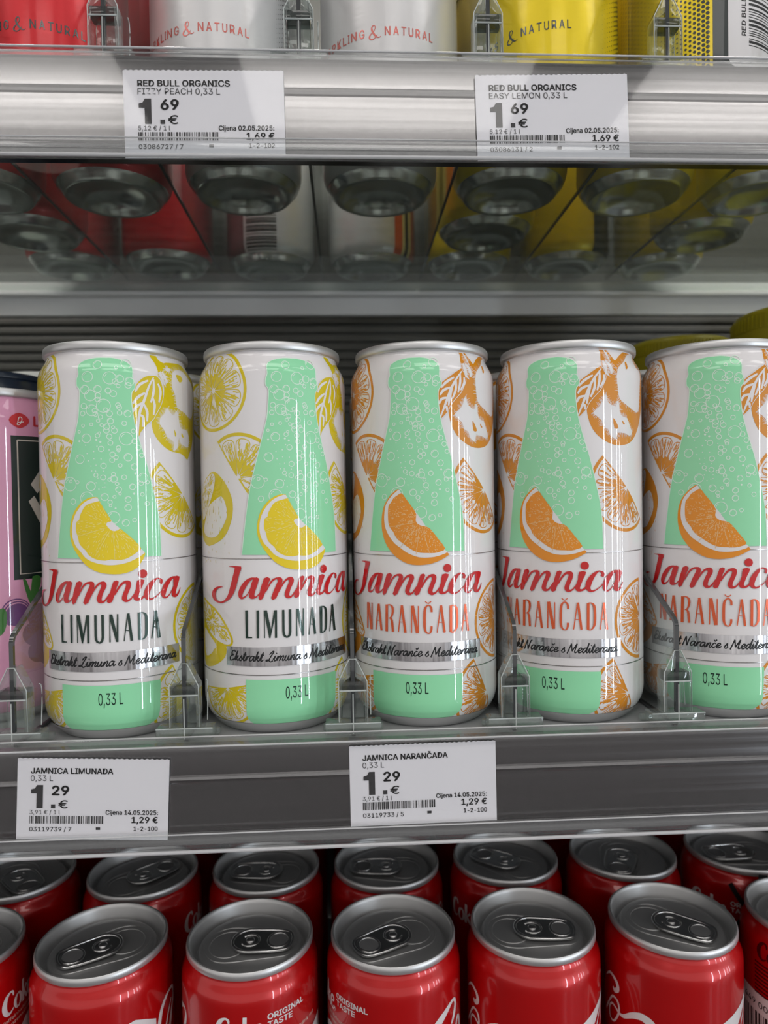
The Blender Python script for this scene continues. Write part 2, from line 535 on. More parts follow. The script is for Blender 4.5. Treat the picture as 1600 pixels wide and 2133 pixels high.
# price rails: metal channel, clear front sheet, clear top ledge and bottom lip
def price_rail(z, label):
    t = thing('price_rail', label, 'price rail', (0, 0, z), group='price rails on the shelf fronts')
    prof = [(-8.2, 1.0), (-11.2, 1.0), (-11.9, 0.4), (-12.0, -1.0), (-12.0, -9.4), (-12.35, -10.0), (-12.6, -10.9), (-12.35, -11.8), (-12.0, -12.4),
            (-12.0, -27.0), (-12.0, -33.8), (-11.6, -34.6), (-8.2, -34.6)]
    link('channel', extrude_x('channel', prof, X0 + 2, X1 - 2, M_RAIL, smooth_angle=14), t)
    link('front_sheet', box_mesh('front_sheet', X0 + 2, X1 - 2, -14.3, -13.9, -28.4, 1.0, M_COVER), t)
    top = [(-8.3, 1.1), (-8.3, 2.7), (-9.0, 3.3), (-9.8, 3.3), (-10.4, 2.9), (-11.2, 2.8), (-12.0, 2.8), (-12.8, 2.5), (-13.8, 2.4), (-14.9, 2.0), (-15.0, 1.5), (-14.4, 1.1)]
    link('top_ledge', extrude_x('top_ledge', top, X0 + 2, X1 - 2, M_LIP), t)
    lip = [(-14.2, -28.6), (-15.2, -28.7), (-15.5, -29.2), (-15.4, -30.0), (-15.8, -31.4), (-16.2, -33), (-15.7, -34.9), (-14.4, -35.6), (-13.0, -35.4), (-13.0, -34.8), (-14.6, -34.2), (-15.3, -32.6), (-15.0, -30.6), (-14.5, -29.4)]
    link('bottom_lip', extrude_x('bottom_lip', lip, X0 + 2, X1 - 2, M_LIP), t)
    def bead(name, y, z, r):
        link(name, extrude_x(name, [(y + r * math.cos(math.radians(a)), z + r * math.sin(math.radians(a))) for a in range(0, 360, 45)], X0 + 2, X1 - 2, M_LIP_GLINT, smooth_angle=60), t)
    bead('lip_bead', -15.55, -28.9, 0.28)  # pale lines added as highlights on the clear lip
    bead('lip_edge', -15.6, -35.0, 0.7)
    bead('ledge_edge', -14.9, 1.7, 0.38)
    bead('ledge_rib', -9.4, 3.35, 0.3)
    return t
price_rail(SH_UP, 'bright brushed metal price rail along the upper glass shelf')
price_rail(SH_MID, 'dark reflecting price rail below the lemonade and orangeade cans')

# price tags
def price_tag(x, z, rot, wd, label, l1, l2, big, unit, date, price, code, place, seed):
    t = thing('price_tag', label, 'price tag', (x, -13.1, z))
    t.rotation_euler = (0, rot, 0)
    hgt = wd * 0.545
    s = wd / 670.0
    rnd = random.Random(seed)
    bm = bmesh.new()
    n = 60   # perforated top edge
    topv = [(wd * i / n, (0.28 if i % 2 else 0.0) + rnd.uniform(-.05, .05)) for i in range(n + 1)]
    outline = [(0, -hgt), (wd, -hgt)] + [(a, b) for a, b in reversed(topv)]
    fr = [bm.verts.new((a, 0, b)) for a, b in outline]
    bk = [bm.verts.new((a, 0.18, b)) for a, b in outline]
    bm.faces.new(fr)
    bm.faces.new(bk[::-1])
    for i in range(len(fr)):
        k = (i + 1) % len(fr)
        bm.faces.new((fr[i], bk[i], bk[k], fr[k]))
    link('paper', bmesh_done('paper', bm, M_PAPER), t)
    a = Art()
    T = lambda body, xa, xb, yb, cap, bold: a.text(body, xa * s, xb * s, -yb * s, cap * s, bold)
    T(l1[0], 59, 59 + l1[1], 66, 25, 0.022)
    T(l2[0], 59, 59 + l2[1], 100, 25, 0.0)
    # the large price figure 1 with its flag
    a.poly([(q * s, -r * s) for q, r in ((88, 118), (114, 118), (114, 223), (86, 223), (86, 156), (62, 156), (62, 138), (78, 134))])
    a.rect(150 * s, 169 * s, -223 * s, -205 * s)
    T(big, 152, 229, 163, 41, 0.035)
    T('€', 182, 224, 223, 36, 0.012)
    T(unit, 57, 190, 250, 19, 0.0)
    T('Cijena ' + date + ':', 392, 625, 250, 20, 0.018)
    T(price, 507, 625, 287, 27, 0.022)
    T(code, 57, 242, 327, 19, 0.008)
    a.rect(350 * s, 369 * s, -320 * s, -308 * s)
    T(place, 517, 625, 323, 19, 0.018)
    link('lettering', a.flat('lettering', M_TINK, -0.14), t)
    b = Art()
    q = 57.0
    while q < 383:
        wbar = rnd.choice((2.2, 2.2, 4.4, 6.6))
        b.rect(q * s, (q + wbar) * s, -292 * s, -257 * s)
        q += wbar + rnd.choice((3.2, 3.2, 5.4, 7.8))
    link('barcode', b.flat('barcode', M_TINK, -0.14), t)
    return t
price_tag(-72.2, SH_UP - 5.0, math.radians(-0.6), 55.0, 'white price tag for the fizzy peach drink at 1,69 on the upper rail', ('RED BULL ORGANICS', 385), ('FIZZY PEACH 0,33 L', 343), '69', '5,12 € / 1 l', '02.05.2025', '1,69 €', '03086727 / 7', '1-2-102', 1)
price_tag(49.9, SH_UP - 5.0, math.radians(-1.4), 54.8, 'white price tag for the easy lemon drink at 1,69 on the upper rail', ('RED BULL ORGANICS', 385), ('EASY LEMON 0,33 L', 343), '69', '5,12 € / 1 l', '02.05.2025', '1,69 €', '03086131 / 2', '1-2-102', 2)
price_tag(-113.2, -1.0, math.radians(2.6), 52.0, 'white price tag for the lemonade at 1,29 on the lower rail', ('JAMNICA LIMUNADA', 363), ('0,33 L', 98), '29', '3,91 € / 1 l', '14.05.2025', '1,29 €', '03119739 / 7', '1-2-100', 3)
price_tag(1.8, -0.8, math.radians(-0.4), 52.6, 'white price tag for the orangeade at 1,29 on the lower rail', ('JAMNICA NARANČADA', 390), ('0,33 L', 98), '29', '3,91 € / 1 l', '14.05.2025', '1,29 €', '03119733 / 5', '1-2-100', 4)

# lane dividers: clear clip and block at the front, thin sheet running back between the cans
def divider_meshes():
    M = {}
    bm = bmesh.new()
    box(bm, -10.3, 10.3, -7.9, -0.6, 1.6, 6.0)
    M['clip'] = bmesh_done('clip', bm, M_ACR, 0.7, True)
    bm = bmesh.new()
    box(bm, -11.2, 11.2, -0.2, 3.0, 0.8, 3.2)
    M['rear_clip'] = bmesh_done('rear_clip', bm, M_ACR, 0.5, True)
    prof = [(-5.2, 6.1), (-5.2, 21.0), (-1.2, 29.2), (-0.85, 29.2), (-0.85, 22.6), (-4.2, 20.4), (-4.2, 6.1)]
    bm = bmesh.new()
    for sgn in (-1, 1):
        f = [bm.verts.new((sgn * x, -7.2, z)) for x, z in prof]
        b = [bm.verts.new((sgn * x, -0.8, z)) for x, z in prof]
        bm.faces.new(f)
        bm.faces.new(b[::-1])
        for i in range(len(f)):
            k = (i + 1) % len(f)
            bm.faces.new((f[i], b[i], b[k], f[k]))
    M['block'] = bmesh_done('block', bm, M_ACR, 0.2, True)
    bm = bmesh.new()
    box(bm, -4.1, 4.1, -2.4, -1.0, 6.1, 18.6)
    M['block_back'] = bmesh_done('block_back', bm, M_ACR, 0.3, True)
    bm = bmesh.new()
    box(bm, -4.9, 4.9, -7.0, -1.2, 17.6, 21.0)
    M['block_top'] = bmesh_done('block_top', bm, M_SMOKE, 0.3, True)
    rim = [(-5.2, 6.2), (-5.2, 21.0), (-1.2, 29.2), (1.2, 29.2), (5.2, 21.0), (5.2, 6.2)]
    M['block_rim'] = tube('block_rim', [(x, -7.2, z) for x, z in rim], 0.22, M_GLINT_FIN, False, 6)  # added tubes: bright edge highlights of the clear block made as pale shapes
    M['block_bead'] = tube('block_bead', [(-4.9, -7.2, 17.6), (0, -7.2, 17.6), (4.9, -7.2, 17.6)], 0.32, M_GLINT_FIN, False, 6)
    M['clip_bead'] = tube('clip_bead', [(-10.1, -7.8, 5.8), (0, -7.8, 5.8), (10.1, -7.8, 5.8)], 0.28, M_GLINT_FIN, False, 6)
    M['clip_seam'] = tube('clip_seam', [(0, -7.75, 2.0), (0, -7.75, 16.6)], 0.24, M_GLINT_FIN, False, 6)
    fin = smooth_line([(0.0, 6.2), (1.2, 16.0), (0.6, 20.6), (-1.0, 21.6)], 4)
    M['side_fin'] = tube('side_fin', [(6.6, 1.0 + y, z) for y, z in fin], 0.22, M_GLINT_FIN, False, 6)
    # the sheet, side outline in (y, z)
    out = [(-6.0, 0.8), (-6.0, 38.0), (-3.6, 41.0), (30, 58.5), (58, 71), (66, 72.5), (236, 72.5), (236, 0.8)]
    h = 0.45
    vs = [(-h, y, z) for y, z in out] + [(h, y, z) for y, z in out]
    n = len(out)
    M['sheet'] = mesh('sheet', vs, [tuple(range(n)), tuple(range(2 * n - 1, n - 1, -1))], M_PLATE)
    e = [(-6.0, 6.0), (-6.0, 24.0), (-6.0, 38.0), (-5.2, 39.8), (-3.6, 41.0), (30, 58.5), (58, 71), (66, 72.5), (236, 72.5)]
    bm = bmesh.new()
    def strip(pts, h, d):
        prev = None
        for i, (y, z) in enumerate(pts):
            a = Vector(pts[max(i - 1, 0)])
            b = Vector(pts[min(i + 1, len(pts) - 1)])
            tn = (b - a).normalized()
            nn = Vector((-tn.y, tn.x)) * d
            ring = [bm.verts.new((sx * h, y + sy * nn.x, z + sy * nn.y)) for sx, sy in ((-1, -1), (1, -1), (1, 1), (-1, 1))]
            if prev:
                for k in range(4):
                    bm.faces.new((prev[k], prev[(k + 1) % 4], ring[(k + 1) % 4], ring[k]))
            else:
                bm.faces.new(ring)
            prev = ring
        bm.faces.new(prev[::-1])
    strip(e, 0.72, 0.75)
    M['front_edge'] = bmesh_done('front_edge', bm, M_EDGE_REFL, 0.0, True)  # opaque strip, edge reflection of the clear sheet put into its colour
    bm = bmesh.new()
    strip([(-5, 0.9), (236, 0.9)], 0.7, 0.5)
    M['bottom_edge'] = bmesh_done('bottom_edge', bm, M_EDGE_REFL, 0.0)
    return M
DM = divider_meshes()
def divider(x, z, label, group):
    t = thing('shelf_divider', label, 'divider', (x, 0, z), group=group)
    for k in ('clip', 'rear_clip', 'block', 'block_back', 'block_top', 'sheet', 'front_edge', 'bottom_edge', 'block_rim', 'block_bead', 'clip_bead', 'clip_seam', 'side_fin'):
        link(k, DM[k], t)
    return t
for x, l in ((-117.6, 'clear plastic divider between the pink can and the lemonade'), (-57.2, 'clear plastic divider between the two lemonade cans'),
             (3.5, 'clear plastic divider between the lemonade and the orangeade cans'), (63.3, 'clear plastic divider between the first and second orangeade can'),
             (124.6, 'clear plastic divider between the second and third orangeade can')):
    divider(x, SH_MID, l, 'dividers on the middle shelf')
for x, l in ((-146.2, 'clear plastic divider on the outer side of the front red can'), (-80.5, 'clear plastic divider between the front red and white cans'), (-12.0, 'clear plastic divider between the two white cans'),
             (56.2, 'clear plastic divider between the front white and yellow cans'), (122.6, 'clear plastic divider between the two yellow cans'), (189.6, 'clear plastic divider on the outer side of the yellow can with the barcode label')):
    divider(x, SH_UP, l, 'dividers on the upper glass shelf')

# ------------------------------------------------------------------ can parts
BODY_PROF = [(can_r(z), z) for z in (4.6, 5.5, 7, 8.5, 10, 12, 60, 110, 131, 133, 134.5, 136, 137.5, 139, 140, 141.2, 142, 142.7)]
BASE_PROF = [(0, 10.2), (8, 9.6), (14, 7.8), (18, 5.2), (20.4, 2.6), (21.3, 0.9), (22.0, 0.15), (22.7, 0.0), (23.4, 0.25), (24.2, 1.2), (25.6, 2.7), (26.9, 4.2), (27.15, 4.6)]
LID_PROF = [(25.7, 142.5), (26.6, 142.7), (27.0, 143.2), (27.05, 144.6), (26.9, 145.5), (26.5, 146.0), (25.9, 146.0), (25.5, 145.5), (25.2, 144.4), (24.3, 140.6), (23.9, 139.0), (23.3, 138.3), (22.7, 138.4), (22.3, 139.2),
            (22.0, 140.5), (21.6, 141.0), (21.0, 141.15), (19.0, 141.1), (17.5, 140.85), (0, 140.8)]
ME_BASE = lathe('base', BASE_PROF, M_ALU, 72, True)
ME_LID = lathe('lid', LID_PROF, M_LID, 84, True, 50)
BODIES = {}
def body_mesh(m):
    if m.name not in BODIES:
        BODIES[m.name] = lathe('body', BODY_PROF, m, 96, True)
    return BODIES[m.name]

def tab_outline(n=10, g=0.0):
    # rivet end round (centre 0,0), finger end at +x
    R = 7.6 - g
    p = [(R * math.cos(a), R * math.sin(a)) for a in [math.radians(90 + 180 * i / n) for i in range(n + 1)]]
    p += [(8, -7.4 + g), (14.5, -6.6 + g), (17.2, -5.0 + g), (18.2 - g, -2.2), (18.4 - g, 0), (18.2 - g, 2.2), (17.2, 5.0 - g), (14.5, 6.6 - g), (8, 7.4 - g)]
    return p
def tab_parts():
    P = {}
    z = 142.1
    o = tab_outline()
    bm = bmesh.new()
    lo = [bm.verts.new((x, y, z)) for x, y in tab_outline(10, 0.3)]
    hi = [bm.verts.new((x, y, z + 0.45)) for x, y in tab_outline(10, 0.3)]
    bm.faces.new(lo[::-1])
    bm.faces.new(hi)
    for i in range(len(lo)):
        k = (i + 1) % len(lo)
        bm.faces.new((lo[i], lo[k], hi[k], hi[i]))
    P['tab_plate'] = bmesh_done('tab_plate', bm, M_TAB, 0, False)
    P['tab_curl'] = tube('tab_curl', [(x, y, z + 0.35) for x, y in smooth_line(o, 2, True)], 0.75, M_TAB, True, 8)
    P['rivet'] = lathe('rivet', [(0, z + 1.3), (1.2, z + 1.3), (1.75, z + 1.05), (1.9, z + 0.6), (1.9, 140.8)], M_TAB, 24)
    P['rivet_ring'] = tube('rivet_ring', [(3.9 * math.cos(math.radians(a)), 3.9 * math.sin(math.radians(a)), z + 0.45) for a in range(-140, 141, 14)], 0.5, M_TAB, False, 8)
    el = [(12.3 + 4.5 * math.cos(2 * math.pi * i / 24), 5.1 * math.sin(2 * math.pi * i / 24)) for i in range(24)]
    P['finger_ring'] = tube('finger_ring', [(x, y, z + 0.42) for x, y in el], 0.62, M_TAB, True, 8)
    a = Art()
    a.poly(el)
    P['finger_recess'] = a.ground('finger_recess', M_DARKMETAL, z + 0.5)
    # beads pressed in the lid panel: the pour opening and the outer tear-drop
    op = [(-9.5 + 8.2 * math.cos(2 * math.pi * i / 30), 9.0 * math.sin(2 * math.pi * i / 30), 140.85) for i in range(30)]
    P['pour_score'] = tube('pour_score', op, 0.28, M_LID, True, 6)
    dr = [(-19.5, 0), (-18.3, 6), (-14, 10.6), (-8, 12), (0, 10.8), (10, 9.2), (17, 7.6), (20.2, 3.6), (20.6, 0), (20.2, -3.6), (17, -7.6), (10, -9.2), (0, -10.8), (-8, -12), (-14, -10.6), (-18.3, -6)]
    P['panel_bead'] = tube('panel_bead', [(x, y, 140.75) for x, y in smooth_line(dr, 3, True)], 0.45, M_LID, True, 6)
    return P
TABP = tab_parts()
def add_lid(t, tab_angle, full=True):
    lid = link('lid', ME_LID, t)
    a = math.radians(tab_angle)
    if full:
        for k in ('pour_score', 'panel_bead', 'rivet'):
            link(k, TABP[k], lid, rotz=a)
        tb = link('tab', TABP['tab_plate'], t, rotz=a)
        for k in ('tab_curl', 'rivet_ring', 'finger_ring', 'finger_recess'):
            link(k, TABP[k], tb)

# ------------------------------------------------------------------ the mineral-water cans (lemonade, orangeade)
ART={
'bottle':[[-19.38,67.49],[-17.81,79.08],[-15.88,91.12],[-13.84,99.2],[-11.34,108.6],[-9.86,114.2],[-8.99,117.92],[-8.47,123.54],[-8.3,127.76],[-9.23,129.25],[-9.29,131.61],[-8.65,133.44],[-8.88,135.86],[-8.43,137.59],[-6.25,138.91],[-2.65,139.67],[0.95,139.78],[3.5,139.74],[7.48,138.8],[9.77,136.93],[10.19,135.06],[10.08,132.68],[10.69,131.06],[10.8,128.97],[9.82,127.46],[9.51,125.69],[9.61,122.9],[10.03,118.7],[10.93,114.04],[12.57,107.98],[14.49,101.42],[16.45,92.95],[17.97,85.86],[18.98,78.73],[19.38,67.32]],
'ublock':[[-18.6,21.5],[-18.66,11.58],[-18.7,8.01],[-17.7,5.37],[-14.23,3.84],[-7.95,3.29],[0.89,3.71],[7.77,4.05],[13.77,4.8],[16.72,6.64],[17.45,9.05],[17.72,14.15],[18.08,21.25]],
'jam_polys':[[[-24.68,63.22],[-19.68,63.23],[-20.28,61.07],[-21.09,58.39],[-21.92,55.71],[-23.17,53.0],[-24.86,51.08],[-27.08,49.78],[-29.23,49.22],[-31.59,49.34],[-33.61,50.12],[-34.73,51.39],[-34.81,52.58],[-33.98,53.84],[-32.25,54.9],[-30.06,55.45],[-27.95,55.34],[-29.56,55.01],[-31.15,54.4],[-32.19,53.3],[-32.47,51.92],[-31.94,50.6],[-30.49,49.8],[-28.97,49.82],[-27.52,50.42],[-26.13,51.85],[-25.22,53.57],[-24.44,55.95],[-23.43,58.99],[-22.57,61.68],[-22.43,62.62],[-23.54,62.92],[-24.69,62.99]],[[-15.0,58.86],[-12.91,58.79],[-14.23,54.66],[-14.77,52.91],[-14.45,52.18],[-13.76,52.58],[-12.57,53.83],[-12.4,53.56],[-13.6,52.18],[-14.97,51.39],[-16.17,51.38],[-16.79,52.0],[-16.77,53.23],[-16.27,55.15]],[[-11.15,58.83],[-8.92,58.79],[-9.54,57.09],[-11.61,51.57],[-13.21,51.59]],[[-5.91,59.17],[-4.87,58.93],[-4.46,58.08],[-4.81,56.61],[-6.86,51.45],[-8.72,51.51],[-6.61,56.67],[-6.1,57.91],[-6.58,58.39],[-7.56,57.96],[-8.73,56.74],[-10.32,53.96],[-10.58,54.13],[-9.21,57.08],[-7.71,58.69]],[[-5.84,54.16],[-4.64,56.77],[-3.3,58.36],[-1.79,59.12],[-0.78,58.91],[-0.29,58.05],[-0.48,56.89],[-1.53,54.79],[-2.07,52.82],[-1.91,52.15],[-1.24,52.28],[-0.2,53.55],[0.68,54.82],[0.85,54.58],[-0.22,52.55],[-1.59,51.3],[-2.93,51.28],[-3.67,52.08],[-3.72,53.24],[-3.02,55.2],[-2.16,57.15],[-2.14,57.88],[-2.64,58.0],[-3.65,57.05],[-5.0,55.12],[-5.75,53.66]],[[2.07,58.91],[3.85,58.86],[3.1,56.83],[1.48,51.6],[-0.34,51.66],[0.67,54.32]],[[2.42,54.71],[3.71,57.12],[5.2,58.69],[6.72,59.09],[7.69,58.68],[7.98,57.64],[7.64,56.15],[6.82,54.19],[6.41,52.71],[6.78,52.1],[7.76,52.59],[9.0,54.16],[9.2,53.97],[7.95,52.06],[6.57,51.24],[5.44,51.45],[4.79,52.34],[4.92,53.68],[5.71,55.63],[6.31,57.43],[6.05,58.03],[5.19,57.69],[3.87,56.11],[2.58,54.02]],[[10.13,58.81],[12.68,58.83],[11.58,56.13],[10.66,53.83],[10.34,52.67],[10.85,52.28],[11.73,52.7],[13.04,54.11],[13.36,53.9],[12.17,52.14],[10.61,51.46],[9.35,51.58],[8.68,52.5],[8.87,53.84],[9.65,55.97]],[[24.67,58.89],[27.59,58.72],[26.85,56.31],[25.79,53.9],[25.37,52.44],[25.86,52.23],[26.79,52.97],[27.89,54.54],[27.99,54.26],[27.03,52.11],[25.74,51.14],[24.3,51.28],[23.53,52.11],[23.64,53.43],[24.37,55.52]]],
'jam_strokes':[[[-14.32,58.93,0.47],[-15.68,58.8,0.76],[-17.27,57.79,1.4],[-18.92,55.78,1.9],[-20.07,53.6,1.85],[-20.21,52.1,1.42],[-19.48,51.59,0.8],[-18.27,52.15,0.43],[-17.18,53.32,0.32],[-16.27,55.15,0.24]],[[18.79,56.93,1.09],[19.08,58.06,1.11],[18.32,58.83,0.54],[17.18,58.9,0.6],[15.5,57.62,1.44],[14.04,55.57,2.03],[13.31,53.33,1.96],[13.81,52.0,1.28],[14.87,51.55,0.65],[16.33,52.01,0.41],[18.04,53.21,0.34],[19.22,54.28,0.28]],[[25.39,58.73,0.69],[23.73,58.56,1.0],[21.94,57.21,1.72],[20.52,55.17,2.05],[19.88,53.08,1.86],[20.06,51.91,1.13],[21.0,51.5,0.58],[22.29,52.22,0.39],[23.65,53.93,0.32],[24.37,55.19,0.28]]],
'jam_dot':[12.19,61.16,1.55],
'lim_polys':[[[-18.41,47.04],[-17.39,47.11],[-17.51,37.32],[-15.89,37.29],[-15.85,36.87],[-18.38,36.76]],[[-14.1,47.1],[-13.11,47.12],[-13.3,36.9],[-14.19,36.84]],[[-11.41,47.08],[-10.25,47.11],[-8.93,40.11],[-7.73,47.04],[-6.65,47.08],[-6.76,36.87],[-7.55,36.85],[-7.46,44.43],[-9.18,36.84],[-9.59,36.85],[-11.05,45.26],[-11.11,36.93],[-11.4,36.88]],[[-4.8,47.07],[-3.96,47.07],[-4.02,39.16],[-3.8,37.93],[-3.21,37.2],[-2.59,37.84],[-2.4,39.05],[-2.35,47.1],[-1.44,47.12],[-1.54,38.74],[-1.86,37.42],[-2.61,36.75],[-3.34,36.68],[-4.23,37.1],[-4.77,38.11],[-4.86,39.45]],[[0.42,47.16],[1.44,47.08],[2.73,40.33],[2.99,47.15],[3.46,47.1],[3.27,36.96],[2.54,36.98],[0.68,44.69],[0.69,37.02],[0.24,37.01]],[[10.02,47.11],[11.28,47.08],[11.07,37.1],[10.03,37.07]]],
'lim_strokes':[[[6.55,46.86,0.39],[5.2,37.06,0.32]],[[6.78,47.13,0.86],[7.81,37.04,0.93]],[[5.69,41.01,0.27],[7.37,40.7,0.29]],[[10.65,47.01,0.32],[11.93,46.88,0.46],[12.84,46.02,0.88],[13.07,44.1,1.03],[12.97,39.59,1.02],[12.49,37.89,0.74],[11.39,37.15,0.38],[10.44,37.18,0.31]],[[16.4,46.7,0.55],[14.9,37.02,0.44]],[[16.53,47.14,1.18],[17.77,36.94,1.26]],[[15.49,41.24,0.38],[17.25,40.98,0.41]]],
'nar_strokes':[[[-21.24,47.32,0.77],[-21.51,37.2,0.78]],[[-20.92,47.35,1.39],[-19.17,37.12,1.29]],[[-18.68,47.41,0.58],[-18.82,37.16,0.59]],[[-15.31,47.24,0.55],[-16.69,37.26,0.53]],[[-15.14,47.32,1.01],[-13.94,37.24,0.97]],[[-16.21,40.93,0.31],[-14.39,41.02,0.29]],[[-11.34,47.29,1.12],[-11.59,37.14,1.12]],[[-11.15,47.2,0.3],[-9.86,47.25,0.51],[-8.98,46.42,0.92],[-8.83,44.84,0.92],[-9.39,42.89,0.57],[-10.5,42.12,0.3]],[[-9.95,42.22,0.51],[-9.24,41.31,0.94],[-8.88,37.21,0.92]],[[-5.29,47.23,0.43],[-6.63,37.2,0.41]],[[-5.16,47.3,0.94],[-3.86,37.12,0.92]],[[-6.12,41.03,0.23],[-4.13,41.12,0.23]],[[-1.42,47.28,0.45],[-1.57,37.2,0.45]],[[-1.07,47.29,1.15],[0.62,37.15,1.13]],[[1.14,47.22,0.4],[1.0,37.16,0.41]],[[5.99,44.89,0.76],[5.91,46.4,0.76],[5.3,47.29,0.5],[4.52,47.36,0.43],[3.73,46.43,0.82],[3.39,44.55,0.95],[3.32,39.52,0.94],[3.76,37.64,0.68],[4.53,37.0,0.43],[5.32,37.15,0.5],[5.8,38.24,0.74],[5.91,39.65,0.76]],[[3.67,48.94,0.31],[4.78,48.14,0.37],[5.86,48.91,0.31]],[[9.41,47.24,0.42],[7.93,37.18,0.38]],[[9.57,47.3,0.83],[10.78,37.12,0.84]],[[8.52,40.99,0.22],[10.29,40.92,0.23]],[[13.34,47.05,1.02],[13.2,37.13,1.0]],[[13.51,47.11,0.34],[14.7,47.0,0.48],[15.55,45.97,0.91],[15.8,43.74,0.99],[15.75,39.94,0.98],[15.26,38.08,0.69],[14.21,37.06,0.35],[13.36,37.06,0.27]],[[19.22,46.95,0.42],[17.86,37.07,0.37]],[[19.34,47.16,0.85],[20.54,36.96,0.88]],[[18.37,40.99,0.26],[20.09,40.83,0.27]]],
'bub':[[-1.93,136.96,1.49],[4.53,136.06,0.59],[8.05,137.74,1.78],[-5.36,132.5,1.87],[2.22,132.13,2.23],[5.62,131.96,1.34],[4.1,130.89,0.95],[5.06,129.32,0.65],[8.43,129.72,1.04],[8.96,131.15,1.49],[-6.3,127.9,1.49],[-1.86,128.08,1.25],[1.65,127.55,0.95],[3.36,126.52,1.13],[-4.48,125.82,1.96],[-1.77,125.75,0.98],[-1.9,124.34,0.83],[-0.01,122.14,2.38],[-6.8,122.01,0.98],[-4.04,120.49,1.96],[-3.01,120.38,0.83],[-2.76,119.16,0.83],[-7.25,119.38,0.83],[0.73,120.75,0.65],[1.98,119.3,1.04],[4.92,122.45,0.83],[5.27,121.65,0.83],[5.39,119.65,0.8],[8.06,119.47,1.19],[-1.08,118.11,0.74],[-1.9,116.73,0.59],[2.22,116.66,1.04],[6.87,115.95,0.8],[-7.22,115.06,0.54],[-4.32,115.48,0.54],[-0.74,115.21,0.54],[0.9,114.62,1.04],[0.82,113.26,0.95],[3.11,114.42,0.54],[3.53,113.26,0.95],[-8.71,112.9,0.45],[-6.15,110.51,1.55],[-2.22,111.43,0.77],[-1.62,112.34,0.45],[1.77,111.1,0.89],[7.4,110.45,2.32],[-8.72,109.52,0.39],[-2.71,109.93,0.39],[-1.29,109.19,0.39],[2.08,108.84,0.83],[10.21,109.6,0.89],[9.94,113.2,0.77],[-1.06,106.68,0.98],[4.75,107.06,0.77],[4.74,106.24,0.59],[-6.46,108.07,0.24],[-2.48,107.68,0.24],[-3.68,105.8,0.27],[1.6,106.31,0.24],[11.57,107.29,0.89],[-8.7,103.11,1.58],[-5.98,105.09,0.24],[-5.63,102.46,0.27],[-3.64,103.19,0.21],[-1.18,103.06,0.24],[2.72,104.69,0.89],[3.88,103.61,0.71],[2.54,102.63,0.83],[7.91,103.69,1.34],[12.62,104.53,0.77],[-4.72,100.61,0.24],[-2.95,100.88,0.18],[-0.4,100.61,0.95],[5.18,100.74,0.65],[10.01,100.27,1.13],[-4.48,98.85,0.21],[-3.13,98.79,0.21],[-0.51,98.73,0.21],[-3.07,97.34,0.71],[-2.41,96.2,0.21],[-0.61,96.46,0.89],[2.91,95.91,1.19],[2.88,97.56,0.65],[1.55,95.64,0.59],[6.42,96.48,0.83],[10.3,97.85,0.39],[13.0,96.26,1.73],[12.2,94.29,0.83],[14.53,94.73,0.65],[-12.79,94.23,2.47],[-12.44,95.22,0.54],[-9.79,94.91,0.59],[-3.06,94.57,0.18],[-0.03,94.5,0.18],[-0.06,93.05,0.18],[-0.84,92.86,0.24],[-2.15,92.3,0.24],[-4.93,93.36,1.58],[4.0,94.13,0.59],[4.47,92.06,1.01],[4.92,90.54,0.45],[9.18,93.02,1.04],[9.7,90.51,0.39],[-6.46,89.03,2.32],[-11.68,87.97,0.98],[-0.26,89.41,1.25],[3.02,89.46,0.51],[1.54,87.56,0.74],[1.66,86.32,0.45],[7.6,88.44,1.04],[7.54,85.53,1.13],[12.59,90.22,0.65],[14.22,86.83,0.8],[3.33,85.33,0.33],[2.55,82.0,2.15],[6.66,80.0,1.19],[9.66,80.92,0.67]],
'ls_rind':[[-3.09,89.43],[-4.58,89.45],[-6.25,89.01],[-8.12,87.92],[-9.81,86.36],[-11.33,84.33],[-12.51,81.73],[-13.17,78.76],[-13.28,75.96],[-12.85,73.52],[-11.95,71.27],[-10.68,69.2],[-9.05,66.92],[-7.06,64.82],[-4.68,63.24],[-2.07,62.2],[0.99,61.63],[4.4,61.5],[7.63,62.2],[10.19,63.55],[11.96,65.74],[13.05,67.99],[12.94,68.96],[11.57,70.49],[9.0,73.99],[4.92,77.77],[2.32,80.31],[0.6,83.18],[-1.63,87.16],[-2.72,89.33]],
'ls_pith':[[-2.81,89.24],[-4.22,89.07],[-6.08,88.35],[-7.95,87.17],[-9.65,85.24],[-10.98,83.2],[-11.96,80.79],[-12.38,78.37],[-12.34,75.76],[-11.81,73.7],[-10.82,71.63],[-9.18,69.92],[-7.38,67.63],[-5.0,66.25],[-2.39,65.41],[0.46,64.9],[3.44,64.94],[6.6,65.51],[9.55,66.67],[12.27,68.23],[12.94,69.06],[11.57,70.49],[9.0,73.99],[4.92,77.77],[2.32,80.31],[0.6,83.18],[-1.63,87.16]],
'ls_flesh':[[-1.99,88.01],[-3.87,87.57],[-5.74,87.04],[-7.23,86.13],[-8.18,84.65],[-9.13,82.8],[-9.44,81.31],[-10.38,80.77],[-10.69,79.1],[-10.72,77.23],[-10.19,75.73],[-9.85,74.23],[-9.5,72.73],[-8.24,71.21],[-7.15,70.25],[-6.43,68.92],[-4.97,67.75],[-3.12,66.94],[-0.47,66.55],[1.48,66.93],[3.47,66.64],[6.19,66.87],[8.88,68.24],[10.81,69.67],[11.69,70.58],[9.0,73.99],[4.92,77.77],[4.29,77.6],[2.86,77.08],[1.67,77.5],[0.71,78.47],[0.05,79.61],[0.75,80.54],[1.83,80.7],[0.6,83.18],[-1.63,87.16]],
'ls_hub':[2.29,78.99],
